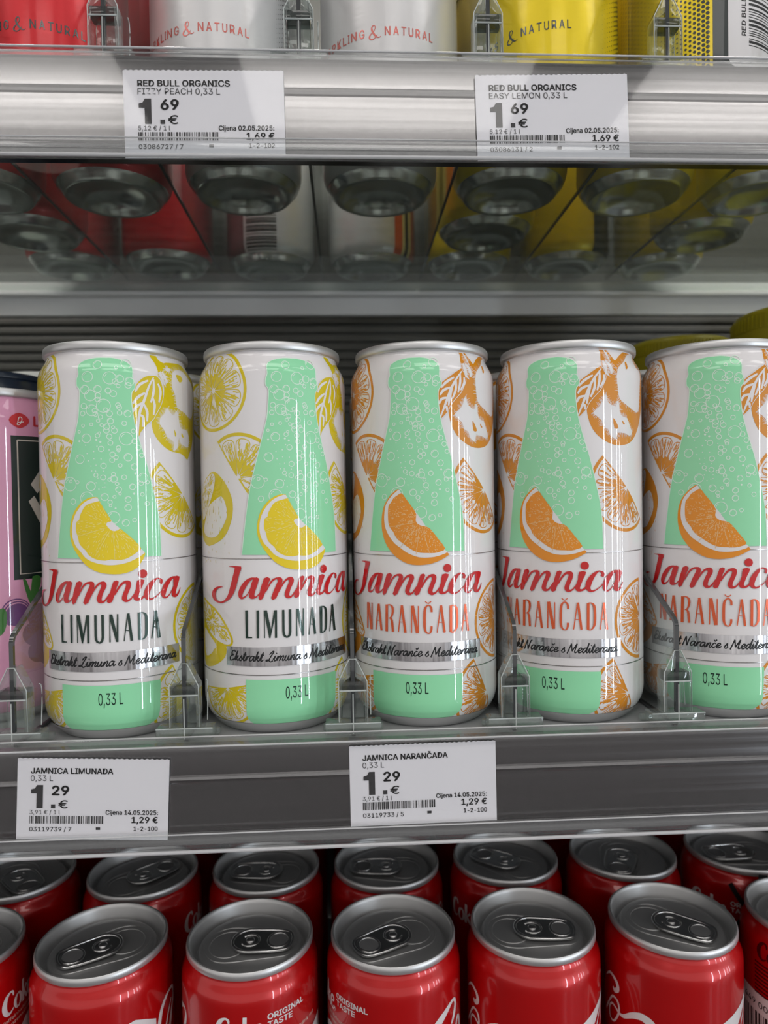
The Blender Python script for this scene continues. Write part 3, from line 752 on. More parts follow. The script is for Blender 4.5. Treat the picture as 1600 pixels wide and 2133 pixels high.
'os_rind':[[-5.88,90.81],[-7.34,89.98],[-9.06,88.57],[-10.63,86.67],[-11.8,84.75],[-12.66,82.25],[-13.07,79.54],[-13.07,76.64],[-12.58,73.74],[-11.48,70.67],[-9.84,68.2],[-7.73,65.94],[-5.28,64.26],[-2.52,62.96],[0.56,62.44],[3.6,62.54],[6.64,63.1],[9.54,64.17],[11.73,65.34],[12.9,66.15],[12.55,66.64],[10.97,68.31],[8.87,71.79],[6.24,75.45],[4.18,76.99],[2.88,79.1],[0.84,81.97],[-0.66,84.07],[-2.95,86.95],[-4.89,89.65]],
'os_pith':[[-5.48,90.61],[-6.92,89.68],[-8.85,87.99],[-10.41,86.09],[-11.35,84.17],[-11.73,81.86],[-11.89,79.55],[-11.59,77.04],[-10.83,74.92],[-9.54,72.82],[-7.65,70.54],[-5.61,69.04],[-3.24,67.34],[-0.92,66.2],[1.74,65.34],[4.77,65.22],[7.44,65.46],[9.76,66.06],[12.15,67.04],[10.97,68.31],[8.87,71.79],[6.24,75.45],[4.18,76.99],[2.88,79.1],[0.84,81.97],[-0.66,84.07],[-2.95,86.95],[-4.89,89.65]],
'os_flesh':[[-4.49,89.26],[-6.12,88.52],[-7.8,87.4],[-8.78,85.88],[-9.77,84.74],[-10.14,82.63],[-10.18,80.32],[-10.0,78.01],[-9.26,76.29],[-8.0,74.76],[-7.4,73.42],[-6.18,71.9],[-4.38,70.57],[-2.43,69.15],[-0.13,67.73],[2.14,67.05],[4.79,66.93],[7.46,66.88],[9.59,67.4],[11.37,68.49],[8.88,71.98],[6.24,75.45],[4.74,76.61],[2.85,77.01],[1.35,77.79],[0.6,79.12],[0.83,81.4],[-0.66,84.07],[-2.94,87.14]],
'os_hub':[2.31,78.73],
'or_body':[[13.61,120.83],[13.67,118.07],[14.62,114.41],[16.01,111.67],[18.1,109.31],[21.24,107.34],[25.02,106.15],[29.54,106.32],[33.39,107.47],[37.06,110.2],[40.22,113.96],[42.11,116.89],[45.04,122.36],[46.12,130.49],[46.12,135.48],[43.2,136.83],[43.97,139.82],[46.35,142.61],[39.2,143.34],[35.29,143.0],[33.91,142.26],[29.38,140.02],[26.5,138.12],[25.76,139.15],[24.72,141.3],[22.6,142.9],[21.03,143.58],[18.94,143.31],[20.71,141.5],[19.92,138.97],[19.48,136.11],[19.21,133.81],[20.7,132.23],[20.67,130.19],[19.26,127.51],[17.04,124.62],[14.53,121.77]],
'or_w':[[[35.83,140.96],[30.8,137.76],[27.07,135.3],[26.06,132.14],[26.28,128.97],[26.79,125.25],[27.95,123.09],[31.7,121.14],[38.07,119.04],[41.2,121.33],[42.56,129.97],[44.14,135.18],[39.81,136.28],[39.63,139.1],[46.4,143.44],[40.91,142.35]],[[20.35,124.6],[21.28,124.29],[21.96,122.09],[25.28,120.63],[26.16,122.76],[27.01,121.5],[27.25,118.69],[28.78,116.91],[31.2,116.52],[33.12,113.4],[34.41,110.99],[32.61,109.92],[29.99,110.72],[27.1,110.95],[26.53,112.05],[25.63,109.56],[24.79,108.58],[22.74,110.0],[22.04,112.03],[19.94,113.07],[19.29,115.28],[16.93,117.23],[16.11,118.5],[18.27,120.42],[19.63,122.34]],[[20.57,137.81],[21.77,135.72],[21.66,132.86],[21.41,132.47],[20.18,135.4]],[[21.6,137.91],[23.35,136.66],[24.14,134.61],[23.64,132.66],[22.49,135.59]],[[23.02,141.51],[23.81,138.73],[23.23,138.67],[22.7,141.29]]],
'or_b':[[[24.13,116.24],[25.45,114.81],[26.54,112.61],[24.59,112.52]],[[28.43,115.56],[30.06,114.15],[29.04,114.08]],[[31.48,137.65],[31.09,135.4],[31.78,135.1],[32.41,135.96],[32.64,138.02]]],
'or_leaf':[[19.43,135.91],[16.87,134.42],[14.28,132.61],[11.12,130.31],[9.95,128.1],[9.35,125.35],[9.49,121.69],[9.83,118.94],[10.26,116.56],[12.11,118.04],[13.5,119.72],[14.12,121.21],[15.98,123.66],[18.8,126.55],[20.43,129.43],[21.16,131.34],[20.74,133.17],[19.79,134.99]],
'or_vein':[[[19.29,134.57],[16.72,131.43],[14.82,128.22],[13.17,124.31],[11.76,120.79],[10.37,117.29]],[[15.9,132.12],[12.67,130.17],[10.71,128.11]],[[14.62,128.39],[11.66,127.21],[10.29,125.36]],[[13.17,124.49],[10.84,123.9],[9.87,122.05]],[[18.54,133.77],[18.41,130.05],[17.5,126.49]],[[16.72,131.06],[16.45,127.36],[14.96,123.99]],[[20.24,132.39],[20.21,130.16],[18.59,127.47]],[[15.02,128.04],[13.96,124.33],[13.53,121.56]],[[11.76,120.61],[12.73,120.99],[12.9,119.34]]],
'le_body':[[16.99,117.54],[16.75,116.13],[17.31,113.18],[18.98,110.47],[21.67,108.0],[25.16,106.35],[30.25,105.79],[32.77,104.67],[34.86,103.73],[36.71,106.16],[39.71,109.56],[41.75,114.03],[42.28,119.49],[47.82,128.9],[47.84,134.39],[42.6,136.81],[39.67,138.91],[36.65,140.98],[30.9,140.78],[25.5,140.23],[24.11,139.8],[22.06,140.58],[20.92,142.31],[18.69,143.66],[16.75,143.71],[18.12,141.95],[19.37,139.56],[19.85,137.48],[19.88,135.38],[19.75,134.15],[21.34,132.72],[22.21,129.61],[21.63,125.52],[20.16,122.37],[18.32,119.62]],
'le_w':[[[26.89,136.37],[25.93,133.12],[26.11,130.49],[27.48,128.22],[28.02,126.23],[28.54,123.21],[32.66,122.01],[37.18,120.21],[41.02,121.5],[43.26,128.26],[41.7,133.21],[37.35,135.93],[34.25,138.21],[29.69,137.88]],[[23.26,122.66],[24.76,120.98],[26.66,120.14],[27.89,121.91],[29.09,120.59],[29.62,117.13],[30.93,115.39],[34.03,115.25],[36.27,112.91],[35.56,108.63],[32.16,109.03],[30.05,109.92],[29.45,111.95],[28.44,110.23],[28.38,108.16],[25.99,106.59],[26.36,109.68],[24.75,111.01],[22.98,111.91],[21.82,114.26],[20.01,116.34],[20.3,118.77],[21.98,120.32]],[[20.51,135.87],[21.75,134.4],[22.27,132.03],[21.79,131.77],[20.56,134.25]],[[21.47,135.99],[22.99,134.56],[23.63,132.0],[22.78,132.9]],[[24.16,137.66],[25.71,138.0],[25.61,137.24],[24.22,136.6]]],
'le_b':[[[28.45,135.77],[30.18,133.11],[32.24,134.27],[31.5,135.83]],[[26.51,115.01],[27.61,112.84],[27.0,112.18]],[[30.88,113.93],[32.28,112.17],[30.82,112.47]]],
'le_leaf':[[18.75,134.23],[15.75,133.89],[13.28,132.65],[11.1,130.13],[9.73,127.49],[9.01,124.53],[8.97,122.58],[9.73,118.71],[10.4,114.83],[11.45,110.55],[12.66,112.95],[14.89,115.63],[17.42,117.96],[18.32,119.62],[20.4,122.99],[21.66,126.53],[21.5,129.93],[20.42,133.01]],
'le_vein':[[[17.82,133.51],[15.81,129.73],[14.09,124.85],[12.22,119.81],[11.52,113.89],[11.56,111.34]],[[15.66,132.09],[12.45,130.23],[10.86,127.57]],[[14.35,127.43],[11.77,125.67],[10.01,123.22]],[[13.48,123.82],[11.12,122.1],[9.76,120.08]],[[17.76,132.7],[17.66,128.12],[16.51,124.05]],[[19.47,131.3],[20.53,128.41],[19.75,124.33]],[[17.19,126.09],[17.97,123.18],[17.46,119.56]],[[13.86,123.26],[15.0,120.57],[14.92,117.01]],[[12.4,119.23],[13.55,118.31],[13.29,114.95]]],
'lf_out':[[-32.98,98.53],[-29.96,97.44],[-26.63,94.52],[-24.21,90.79],[-22.87,86.45],[-23.1,82.14],[-24.53,77.81],[-26.87,74.32],[-30.4,72.06],[-36.47,70.31],[-40.49,71.25],[-44.37,74.03],[-44.77,78.58],[-44.49,84.29],[-43.54,89.98],[-40.44,94.44],[-36.27,97.21]],
'lf_in':[[-31.29,88.06],[-28.28,89.12],[-26.26,86.49],[-25.52,82.15],[-27.04,78.89],[-29.28,76.03],[-31.74,74.01],[-37.34,73.62],[-41.72,75.72],[-39.96,79.83],[-36.82,84.78],[-34.44,86.55]],
'lf_flesh':[[-33.6,97.78],[-31.74,96.4],[-32.21,93.13],[-33.92,89.19],[-36.81,85.0],[-40.6,80.72],[-43.14,80.67],[-43.12,86.57],[-42.22,91.55],[-39.08,95.08]],
'lh_body':[[-27.35,33.27],[-27.26,30.59],[-29.06,27.94],[-33.05,25.67],[-37.06,24.27],[-42.6,23.98],[-46.27,29.14],[-44.52,41.78],[-39.52,38.45],[-34.06,35.21],[-30.36,33.69]],
'lh_bw':[[-42.98,38.44],[-38.92,36.78],[-34.56,34.39],[-32.82,32.39],[-34.68,31.14],[-36.28,29.4],[-41.82,27.69],[-43.54,32.22]],
'lh_flesh':[[-43.68,49.81],[-33.64,46.66],[-28.3,42.23],[-25.16,37.61],[-24.3,35.24],[-25.26,33.71],[-28.2,33.43],[-34.06,35.21],[-39.52,38.45],[-44.32,43.6]],
'lh_hub':[-35.76,41.71],
}

def citrus(ink, c, r, a0, a1, n, rng, rind=0.075):
    """engraved slice: rind arc, segment outlines and dashes of juice sacs; angles in degrees, anticlockwise"""
    full = abs(a1 - a0) >= 359
    P = lambda a, q: (c[0] + q * math.cos(math.radians(a)), c[1] + q * math.sin(math.radians(a)))
    k = max(int(abs(a1 - a0) / 6), 8)
    ink.stroke([P(a0 + (a1 - a0) * i / k, r * (1 - rind / 2)) for i in range(k + 1)], r * rind, 1)
    if not full:
        ink.stroke([P(a0, r), P(a0, 0.04 * r)], 0.45)
        ink.stroke([P(a1, r), P(a1, 0.04 * r)], 0.45)
    st = (a1 - a0) / n
    for i in range(n):
        s, e = a0 + st * i + st * 0.06, a0 + st * (i + 1) - st * 0.06
        m = (s + e) / 2
        ink.stroke([P(m, 0.07 * r), P(s, 0.35 * r), P(s, 0.72 * r), P(s + (m - s) * 0.3, 0.84 * r), P(m, 0.87 * r), P(e - (e - m) * 0.3, 0.84 * r), P(e, 0.72 * r), P(e, 0.35 * r), P(m, 0.07 * r)], 0.30, 3)
        if rng.random() < 0.75:
            ink.poly([P(m, 0.06 * r), P(s, 0.3 * r), P(s, 0.4 * r), P(m - st * 0.1, 0.42 * r), P(m, 0.34 * r), P(e, 0.45 * r), P(e, 0.3 * r)])
        for q in range(22):
            a = rng.uniform(s + 0.08 * st, e - 0.08 * st)
            b = rng.uniform(0.3, 0.7) * r
            l = rng.uniform(0.06, 0.26) * r
            d = rng.uniform(-2, 2)
            l = min(l, 0.84 * r - b)
            ink.stroke([P(a, b), P(a + d, b + l * 0.5), P(a, b + l)], rng.uniform(0.18, 0.44), 1)

def engraved(ink, white_list, body, whites, rng):
    ink.poly(body, 2)
    for q in whites:
        white = Art()
        white_list.append(white)
        white.poly(q, 2)
        for (a, b), (c, d) in zip([p[:2] for p in q], [p[:2] for p in q[1:]] + [q[0][:2]]):   # hatching at the edge of the light patches
            for s in range(6):
                t = (s + 0.5) / 6
                x, y = a + (c - a) * t, b + (d - b) * t
                l = math.hypot(c - a, d - b) or 1
                nx, ny = (d - b) / l, -(c - a) / l
                g = rng.uniform(0.4, 1.9)
                white.stroke([(x - nx * g, y - ny * g, 0.08), (x + nx * 0.2, y + ny * 0.2, 0.22)], None, 1)
                white.stroke([(x + nx * g, y + ny * g, 0.08), (x - nx * 0.2, y - ny * 0.2, 0.22)], None, 1)

def drink_can_art(kind):
    lemon = kind == 'lemon'
    rng = random.Random(3 if lemon else 5)
    INKM, LINEM = (M_YEL, M_YEL2) if lemon else (M_ORA, M_ORA2)
    pre = 'le' if lemon else 'or'
    sl = 'ls' if lemon else 'os'
    A = ART
    parts = []
    # fruits round the can
    fr, bl, lf = Art(), Art(), Art()
    citrus(fr, (-31.6, 128.6), 15.3, 0, 360, 10, rng)
    citrus(fr, (-20.5, 96.0), 16.4, -56, 124, 6, rng)
    citrus(fr, (30.6, 90.0), 16.6, 133, 312, 6, rng)
    citrus(fr, (39.6, 39.6), 15.6, 92, 268, 6, rng)
    citrus(fr, (30.6, 11.8), 16.0, 118, 300, 6, rng)
    citrus(fr, (-27.0, 17.4), 13.8, 186, 372, 6, rng)
    # far side of the can
    citrus(fr, (72, 120), 15, 0, 360, 10, rng)
    citrus(fr, (80, 84), 16, 40, 220, 6, rng)
    citrus(fr, (74, 40), 15, 100, 280, 6, rng)
    whs = []
    engraved(fr, whs, A[pre + '_body'], A[pre + '_w'], rng)
    for q in A[pre + '_b']:
        bl.poly(q, 2)
    lf.poly(A[pre + '_leaf'], 2)
    lv = Art()
    for q in A[pre + '_vein']:
        n = len(q)
        lv.stroke([(a, b, 0.25 + 0.75 * math.sin(math.pi * (i + 0.5) / n)) for i, (a, b) in enumerate(q)])
    lv.stroke(A[pre + '_leaf'] + A[pre + '_leaf'][:1], 0.22, 2)
    fr.poly(A['lf_out'], 2)
    for q in ('lf_in', 'lf_flesh', 'lh_bw'):
        whs.append(Art())
        whs[-1].poly(A[q], 2)
    fr.poly(A['lh_body'], 2)
    fr.stroke(A['lh_flesh'] + A['lh_flesh'][:1], 0.9, 2)
    hx, hy = A['lh_hub']
    def within(poly, x, y):
        c = False
        for (a, b_), (d, e) in zip(poly, poly[1:] + poly[:1]):
            if (b_ > y) != (e > y) and x < (d - a) * (y - b_) / (e - b_) + a:
                c = not c
        return c
    def rays(ink, name, cx, cy, n, wmin, wmax, rmax):
        poly = [tuple(q[:2]) for q in A[name]]
        for i in range(n):
            a = rng.uniform(0, 2 * math.pi)
            d, l = rng.uniform(0.8, rmax), rng.uniform(0.6, 2.6)
            p, q = (cx + d * math.cos(a), cy + d * math.sin(a)), (cx + (d + l) * math.cos(a), cy + (d + l) * math.sin(a))
            if within(poly, *p) and within(poly, *q):
                ink.stroke([p, q], rng.uniform(wmin, wmax), 1)
    rays(fr, 'lh_flesh', hx, hy, 420, 0.25, 0.6, 16)
    rays(bl, 'lf_flesh', -37.0, 92.0, 500, 0.18, 0.4, 26)
    rays(bl, 'lf_in', -33.0, 100.0, 160, 0.12, 0.22, 34)
    rays(bl, 'lh_bw', hx + 4, hy + 4, 120, 0.12, 0.22, 26)
    xs = [q[0] for q in A['lf_out']]
    for i in range(60):     # stipple and hatching on the whole lemon
        x, y = rng.uniform(min(xs), max(xs) - 1), rng.uniform(62, 96)
        bl.stroke([(x, y), (x + rng.uniform(-.3, .3), y + rng.uniform(.3, 1.2))], 0.16, 1)
    parts.append(fr.wrapped('fruit_print', LINEM, 0))
    for q in whs:
        parts.append(q.wrapped('fruit_highlight', M_WHITE, 1))
    parts.append(lf.wrapped('leaf_print', LINEM, 2))
    parts.append(bl.wrapped('engraving_print', LINEM, 2))
    parts.append(lv.wrapped('leaf_veins', M_WHITE, 3))
    # bottle silhouette, bubbles
    b = Art()
    b.poly(smooth_line([q[:2] for q in A['bottle']], 3))
    parts.append(b.wrapped('bottle_print', M_GREEN, 4))
    b = Art()
    b.poly(smooth_line([q[:2] for q in A['ublock']], 2))
    parts.append(b.wrapped('bottle_foot_print', M_GREEN, 4))
    bo = Art()
    bo.stroke(A['bottle'], 0.28, 3)
    for x, y, r in A['bub']:
        if r < 0.42:
            bo.disc(x, y, max(r, 0.22), 8)
        else:
            bo.ring(x, y, r, 0.26)
            if r > 1.0:
                bo.ring(x, y, r * 0.72, 0.22, 6, math.radians(110), math.radians(165))
    parts.append(bo.wrapped('bubble_print', M_BUB, 5))
    # front slice
    s1, s2, s3, s4 = Art(), Art(), Art(), Art()
    s1.poly(A[sl + '_rind'], 2)
    s2.poly(A[sl + '_pith'], 2)
    s3.poly(A[sl + '_flesh'], 2)
    hx, hy = A[sl + '_hub']
    poly = [q[:2] for q in A[sl + '_flesh']]
    def inside(x, y):
        c = False
        for (a, b_), (d, e) in zip(poly, poly[1:] + poly[:1]):
            if (b_ > y) != (e > y) and x < (d - a) * (y - b_) / (e - b_) + a:
                c = not c
        return c
    k = 0
    while k < (380 if lemon else 620):
        a = rng.uniform(math.radians(100), math.radians(345))
        d = rng.uniform(2.5, 16)
        x, y = hx + d * math.cos(a), hy + d * math.sin(a)
        l = rng.uniform(0.4, 1.5 if lemon else 0.9)
        da = rng.uniform(-.25, .25)
        x2, y2 = x + l * math.cos(a + da), y + l * math.sin(a + da)
        k += 1
        if inside(x, y) and inside(x2, y2):
            s4.stroke([(x, y, 0.06), ((x + x2) / 2, (y + y2) / 2, rng.uniform(.14, .34)), (x2, y2, 0.06)], None, 1)
    for deg in ((196, 240, 272) if lemon else (190, 232, 262, 285)):
        a = math.radians(deg)
        s4.stroke([(hx + 1.6 * math.cos(a), hy + 1.6 * math.sin(a), .1), (hx + 7 * math.cos(a), hy + 7 * math.sin(a), .22), (hx + 12.4 * math.cos(a), hy + 12.4 * math.sin(a), .14)], None, 3)
    parts.append(s1.wrapped('slice_rind', INKM, 6))
    parts.append(s2.wrapped('slice_pith', M_WHITE, 7))
    parts.append(s3.wrapped('slice_flesh', INKM, 8))
    parts.append(s4.wrapped('slice_sparkle', mat('slice_fleck_ink_' + kind, srgb(*((246, 226, 120) if lemon else (246, 196, 130))), **INK), 9))
    # lettering
    j = Art()
    for q in A['jam_polys']:
        j.poly(q, 2)
    for q in A['jam_strokes']:
        j.stroke(q)
    j.disc(*A['jam_dot'], 20)
    parts.append(j.wrapped('brand_lettering', M_RED, 6))
    f = Art()
    if lemon:
        for q in A['lim_polys']:
            f.poly(q)
        for q in A['lim_strokes']:
            f.stroke(q)
    else:
        for q in A['nar_strokes']:
            f.stroke(q)
    parts.append(f.wrapped('flavour_lettering', M_DKG if lemon else M_NAR, 6))
    bd = Art()
    bd.rect(-26.9, 26.7, 26.4, 33.4)
    parts.append(bd.wrapped('silver_band', M_SILV, 4))
    for z in (23.0, 65.8):
        lines = Art()
        lines.rect(-91, 91, z, z + 0.31)
        parts.append(lines.wrapped('ring_line', M_LINE, 3))
    sc = Art()
    script(sc, 'Ekstrakt Limuna s Mediterana' if lemon else 'Ekstrakt Naranče s Mediterana', -25.6, 24.8, 28.4, 1.8, 0.43)
    parts.append(sc.wrapped('script_lettering', M_BLK, 6))
    vol = Art()
    vol.text('0,33 L', -4.0, 4.45, 14.3, 4.3, -0.012)
    parts.append(vol.wrapped('volume_lettering', M_DKG, 6))
    return parts

GLYPH = {
 'a': (1.1, [[(.85, .8), (.55, 1), (.2, .8), (.05, .35), (.2, .02), (.5, .15), (.8, .7), (.88, 1), (.8, .3), (.95, 0), (1.2, .3)]]),
 'e': (.92, [[(0, .3), (.5, .5), (.75, .8), (.6, 1), (.3, .9), (.1, .4), (.3, 0), (.65, .1), (1, .4)]]),
 'i': (.6, [[(0, .3), (.3, 1), (.2, .3), (.35, 0), (.65, .3)], [(.40, 1.45), (.46, 1.6)]]),
 'm': (1.5, [[(0, .3), (.25, 1), (.1, 0), (.35, .7), (.65, 1), (.72, .8), (.6, 0), (.85, .7), (1.15, 1), (1.25, .8), (1.12, .2), (1.3, 0), (1.55, .3)]]),
 'n': (1.0, [[(0, .3), (.25, 1), (.1, 0), (.35, .7), (.65, 1), (.75, .8), (.62, .2), (.8, 0), (1.05, .3)]]),
 'u': (1.05, [[(0, .5), (.2, 1), (.1, .3), (.25, 0), (.5, .15), (.75, 1), (.68, .25), (.85, 0), (1.1, .3)]]),
 'r': (.75, [[(0, .3), (.25, 1), (.1, 0), (.3, .65), (.6, 1), (.8, .9)]]),
 's': (.72, [[(0, .2), (.45, 1.05), (.5, .6), (.65, .3), (.4, 0), (.1, .1)]]),
 't': (.65, [[(0, .3), (.45, 1.8), (.25, .3), (.4, 0), (.7, .3)], [(.05, 1.2), (.65, 1.25)]]),
 'k': (.9, [[(0, .3), (.35, 2), (.1, 0)], [(.2, .5), (.6, 1), (.55, .6), (.3, .5), (.7, 0), (.95, .25)]]),
 'd': (1.1, [[(.75, .8), (.5, 1), (.2, .8), (.05, .35), (.2, 0), (.5, .2), (.8, 1), (1.0, 2), (.8, .3), (.95, 0), (1.2, .3)]]),
 'E': (1.2, [[(1.1, 1.7), (.8, 2), (.4, 1.8), (.4, 1.25), (.75, 1.1), (.3, .95), (.1, .4), (.35, 0), (.75, .05), (1.15, .4)]]),
 'L': (1.3, [[(.45, 1.3), (.9, 1.9), (1.15, 1.85), (.8, 1), (.5, .2), (.1, 0), (.05, .2), (.4, .25), (.9, -.15), (1.3, .1)]]),
 'M': (1.75, [[(-.1, -.2), (.15, .9), (.35, 1.9)], [(.35, 1.9), (.55, 1.1), (.75, .3)], [(.75, .3), (1.1, 1.2), (1.4, 1.9)], [(1.4, 1.9), (1.25, .3), (1.4, 0), (1.7, .2)]]),
 'N': (1.35, [[(-.1, -.2), (.1, .9), (.3, 1.9)], [(.3, 1.9), (.5, .9), (.75, -.1)], [(.75, -.1), (.95, 1.2), (1.1, 1.8), (1.35, 2)]]),
 'č': (.78, [[(.7, .85), (.45, 1), (.15, .7), (.1, .25), (.35, 0), (.75, .3)], [(.25, 1.7), (.45, 1.4), (.72, 1.75)]]),
 ' ': (.55, []),
}
def script(a, body, x0, x1, base, xh, wdt):
    total = sum(GLYPH[c][0] for c in body)
    s = (x1 - x0) / total
    x = x0
    for c in body:
        adv, st = GLYPH[c]
        for q in st:
            a.stroke([(x + px * s + 0.22 * py * xh, base + py * xh) for px, py in q], wdt, 4)
        x += adv * s

LEMON_ART, ORANGE_ART = drink_can_art('lemon'), drink_can_art('orange')
def drink_can(kind, x, y, rot, label, tab=200, group=None):
    t = thing('lemonade_can' if kind == 'lemon' else 'orangeade_can', label, 'can', (x, y, SH_MID), math.radians(rot), group)
    link('body', body_mesh(M_WHITE), t)
    link('base', ME_BASE, t)
    add_lid(t, tab)
    for me in (LEMON_ART if kind == 'lemon' else ORANGE_ART):
        o = link(me.name.split('.')[0], me, t)
        if me.name.startswith('engraving'):
            o['kind'] = 'stuff'
    return t
G1 = 'lemonade and orangeade cans on the middle shelf'
# rotation: the label's middle sits this many degrees to the right of straight out
for kind, x, y, rot, label in (
    ('lemon', -87.94, 24.4, 7.47, 'white lemonade can with green bottle print, front row, next to the pink can'),
    ('lemon', -26.82, 25.85, 19.05, 'white lemonade can, front row, with a whole round lemon slice showing, beside the orangeade'),
    ('orange', 33.81, 26.6, -12.98, 'white orangeade can, front row, beside the lemonade and above the orangeade price tag'),
    ('orange', 93.87, 25.25, -30.06, 'white orangeade can, front row, standing between two other orangeade cans'),
    ('orange', 156.1, 24.6, -29.2, 'white orangeade can, front row, cut off by the picture edge, yellow bottles behind it')):
    drink_can(kind, x, y, rot, label, group=G1)
for kind, x, rot, label in (
    ('lemon', -87.5, 130, 'white lemonade can in the second row, behind the lemonade can next to the pink can'),
    ('lemon', -27.0, -95, 'white lemonade can in the second row, glimpsed between the two front row lemonade cans'),
    ('orange', 33.4, 150, 'white orangeade can in the second row, behind the orangeade can above the price tag'),
    ('orange', 94.2, -120, 'white orangeade can in the second row, behind the orangeade can between two others'),
    ('orange', 156.2, 100, 'white orangeade can in the second row, behind the orangeade can cut by the edge')):
    drink_can(kind, x, 86.6, rot, label, group=G1)

# ------------------------------------------------------------------ neighbours on the middle shelf
def fruit_can():
    R = 26.5
    sc = R / 29.0
    H = 133.5
    t = thing('fruit_drink_can', 'pink fruit drink can with a dark framed panel and purple grapes', 'can', (-146.2, 45, 0))
    pr = [(26.5 * a / 29.0, b) for a, b in BODY_PROF if b < 100] + [(26.5, 118), (26.4, 120.5), (26.0, 123), (25.2, 126), (24.4, 128.6), (24.1, 130.2)]
    link('body', lathe('body', pr, M_PINK, 96), t)
    link('base', lathe('base', [(a * sc, b) for a, b in BASE_PROF], M_ALU, 64), t)
    link('lid', lathe('lid', [((a - 25.7) * 0.9 + 24.0, b - (146 - H)) if a > 22 else (a * 0.93, b - (146 - H)) for a, b in LID_PROF], M_LID, 72, True, 50), t)
    a = Art()
    a.rect(17.4, 52, 57.2, 114.6)
    link('panel_print', a.wrapped('panel_print', M_PANEL, 0, R=R), t)
    b = Art()
    b.stroke([(19.8, 112.8), (19.8, 59.4), (49.6, 59.4), (49.6, 112.8), (19.8, 112.8)], 0.55, 1)
    b.poly([(24.6, 95.2), (30.5, 103.5), (33, 99), (27.4, 91.6)])
    b.poly([(23.6, 88.4), (26.0, 90.6), (33, 79), (31, 74.5)])
    link('panel_lettering', b.wrapped('panel_lettering', mat('cream_ink', srgb(206, 200, 188), **INK), 1, R=R), t)
    c = Art()
    c.poly([(16.9, 120.7), (18.2, 122.6), (20.8, 123.7), (23.4, 122.6), (24.7, 120.7), (23.4, 118.8), (20.8, 117.6), (18.2, 118.8)], 2)
    c.text('LOTTE', 26.4, 43, 118.8, 3.9, 0.03)
    link('logo_print', c.wrapped('logo_print', mat('logo_red_ink', srgb(206, 42, 52), **INK), 1, R=R), t)
    d = Art()
    d.stroke([(20.0, 119.3), (20.7, 122.0), (21.8, 121.4), (20.9, 119.2), (19.9, 119.0), (20.3, 119.8), (22.4, 120.2)], 0.32)
    link('logo_mark', d.wrapped('logo_mark', M_WHITE, 2, R=R), t)
    g = Art()
    rng = random.Random(11)
    for (x, y, r) in ((27, 42, 5), (31, 38, 5.4), (25, 35, 5), (29.5, 31.5, 5.2), (34, 43, 5), (35, 33, 5.2), (31, 26, 5), (26.5, 27.5, 4.6), (38, 38, 5), (37, 26, 5), (33, 21, 4.6)):
        g.disc(x, y, r, 22)
    link('grape_print', g.wrapped('grape_print', M_GRAPE2, 0, R=R), t)
    r = Art()
    for k in range(7):
        r.ring(18.0 + 0.25 * k, 44.2 - 0.4 * k, 5.4 - 0.65 * k, 0.45, 16, 0.5 * k, 4.2 + 0.5 * k)
    r.disc(18.4, 43.4, 4.4, 20)
    link('flower_print', r.wrapped('flower_print', M_GRAPE, 1, R=R), t)
    l = Art()
    l2 = Art()
    l.poly([(9.6, 40), (11, 45), (13.4, 46.4), (14.6, 43.2), (13.6, 37.5), (11, 35.5)], 3)
    l2.poly([(20.6, 57), (22.0, 56.6), (23.6, 52), (24.4, 58), (28, 57.6), (27, 52), (24, 47.6), (22.6, 48.6)], 2)
    link('leaf_print', l.wrapped('leaf_print', M_LEAF, 2, R=R), t)
    link('stalk_print', l2.wrapped('stalk_print', M_LEAF, 2, R=R), t)
    return t
fruit_can()
# dark can behind the pink one and the white cap at the back
t = thing('tall_can', 'dark navy can standing just behind the pink can', 'can', (-183, 118, 0))
link('body', lathe('body', [(29, 4.6), (29, 138), (28.6, 142), (27.0, 147), (26.0, 150)], M_NAVY, 72), t)
link('base', ME_BASE, t)
link('lid', lathe('lid', [(26.0, 150), (27.0, 150.4), (27.1, 152), (26.4, 153.2), (25.6, 152.8), (24.4, 148.0), (23.0, 147.4), (22, 149), (0, 149)], M_NAVY, 72, True, 50), t)
t = thing('capped_bottle', 'white cap of a bottle shining behind the pink can', 'bottle', (-186, 192, 0))
link('body', lathe('body', [(0, 0), (26, 0), (28, 3), (28, 120), (25, 138), (19, 146), (18, 149)], M_NAVY, 64), t)
link('cap', lathe('cap', [(18, 147), (24, 147), (24.6, 149), (24.6, 164), (23.6, 166), (0, 166.5)], M_CAPW, 64, True, 40), t)

def yellow_bottle(x, y, r, h, label):
    t = thing('yellow_bottle', label, 'bottle', (x, y, 0), group='yellow capped bottles at the right')
    link('body', lathe('body', [(0, 0), (r - 4, 0), (r - 1, 3), (r, 8), (r, h - 46), (r - 2, h - 36), (r - 6, h - 28), (r - 6, h - 25)], M_YCAP, 72), t)
    link('cap', lathe('cap', [(r - 6.5, h - 25.5), (r, h - 25.5), (r + 0.3, h - 24), (r + 0.3, h - 11.6), (r - 0.1, h - 11.3), (r - 0.1, h - 10.9), (r, h - 10.6), (r - 0.3, h - 3), (r - 1.4, h - 1), (r - 3.4, h), (0, h + 0.3)], M_YCAP, 96, True, 35), t)
    ribs = Art()
    bm = bmesh.new()
    for i in range(90):
        a = 2 * math.pi * i / 90
        vs = box(bm, -0.28, 0.28, -(r + 0.55), -(r - 0.2), h - 10.4, h - 3.6)
        for v in vs:
            X, Y = v.co.x, v.co.y
            v.co.x, v.co.y = X * math.cos(a) - Y * math.sin(a), X * math.sin(a) + Y * math.cos(a)
    k = link('cap_grip', bmesh_done('cap_grip', bm, M_YCAP), t)
    k['kind'] = 'stuff'
    return t
yellow_bottle(259, 118, 38, 186, 'large yellow capped bottle just behind the last orangeade can')
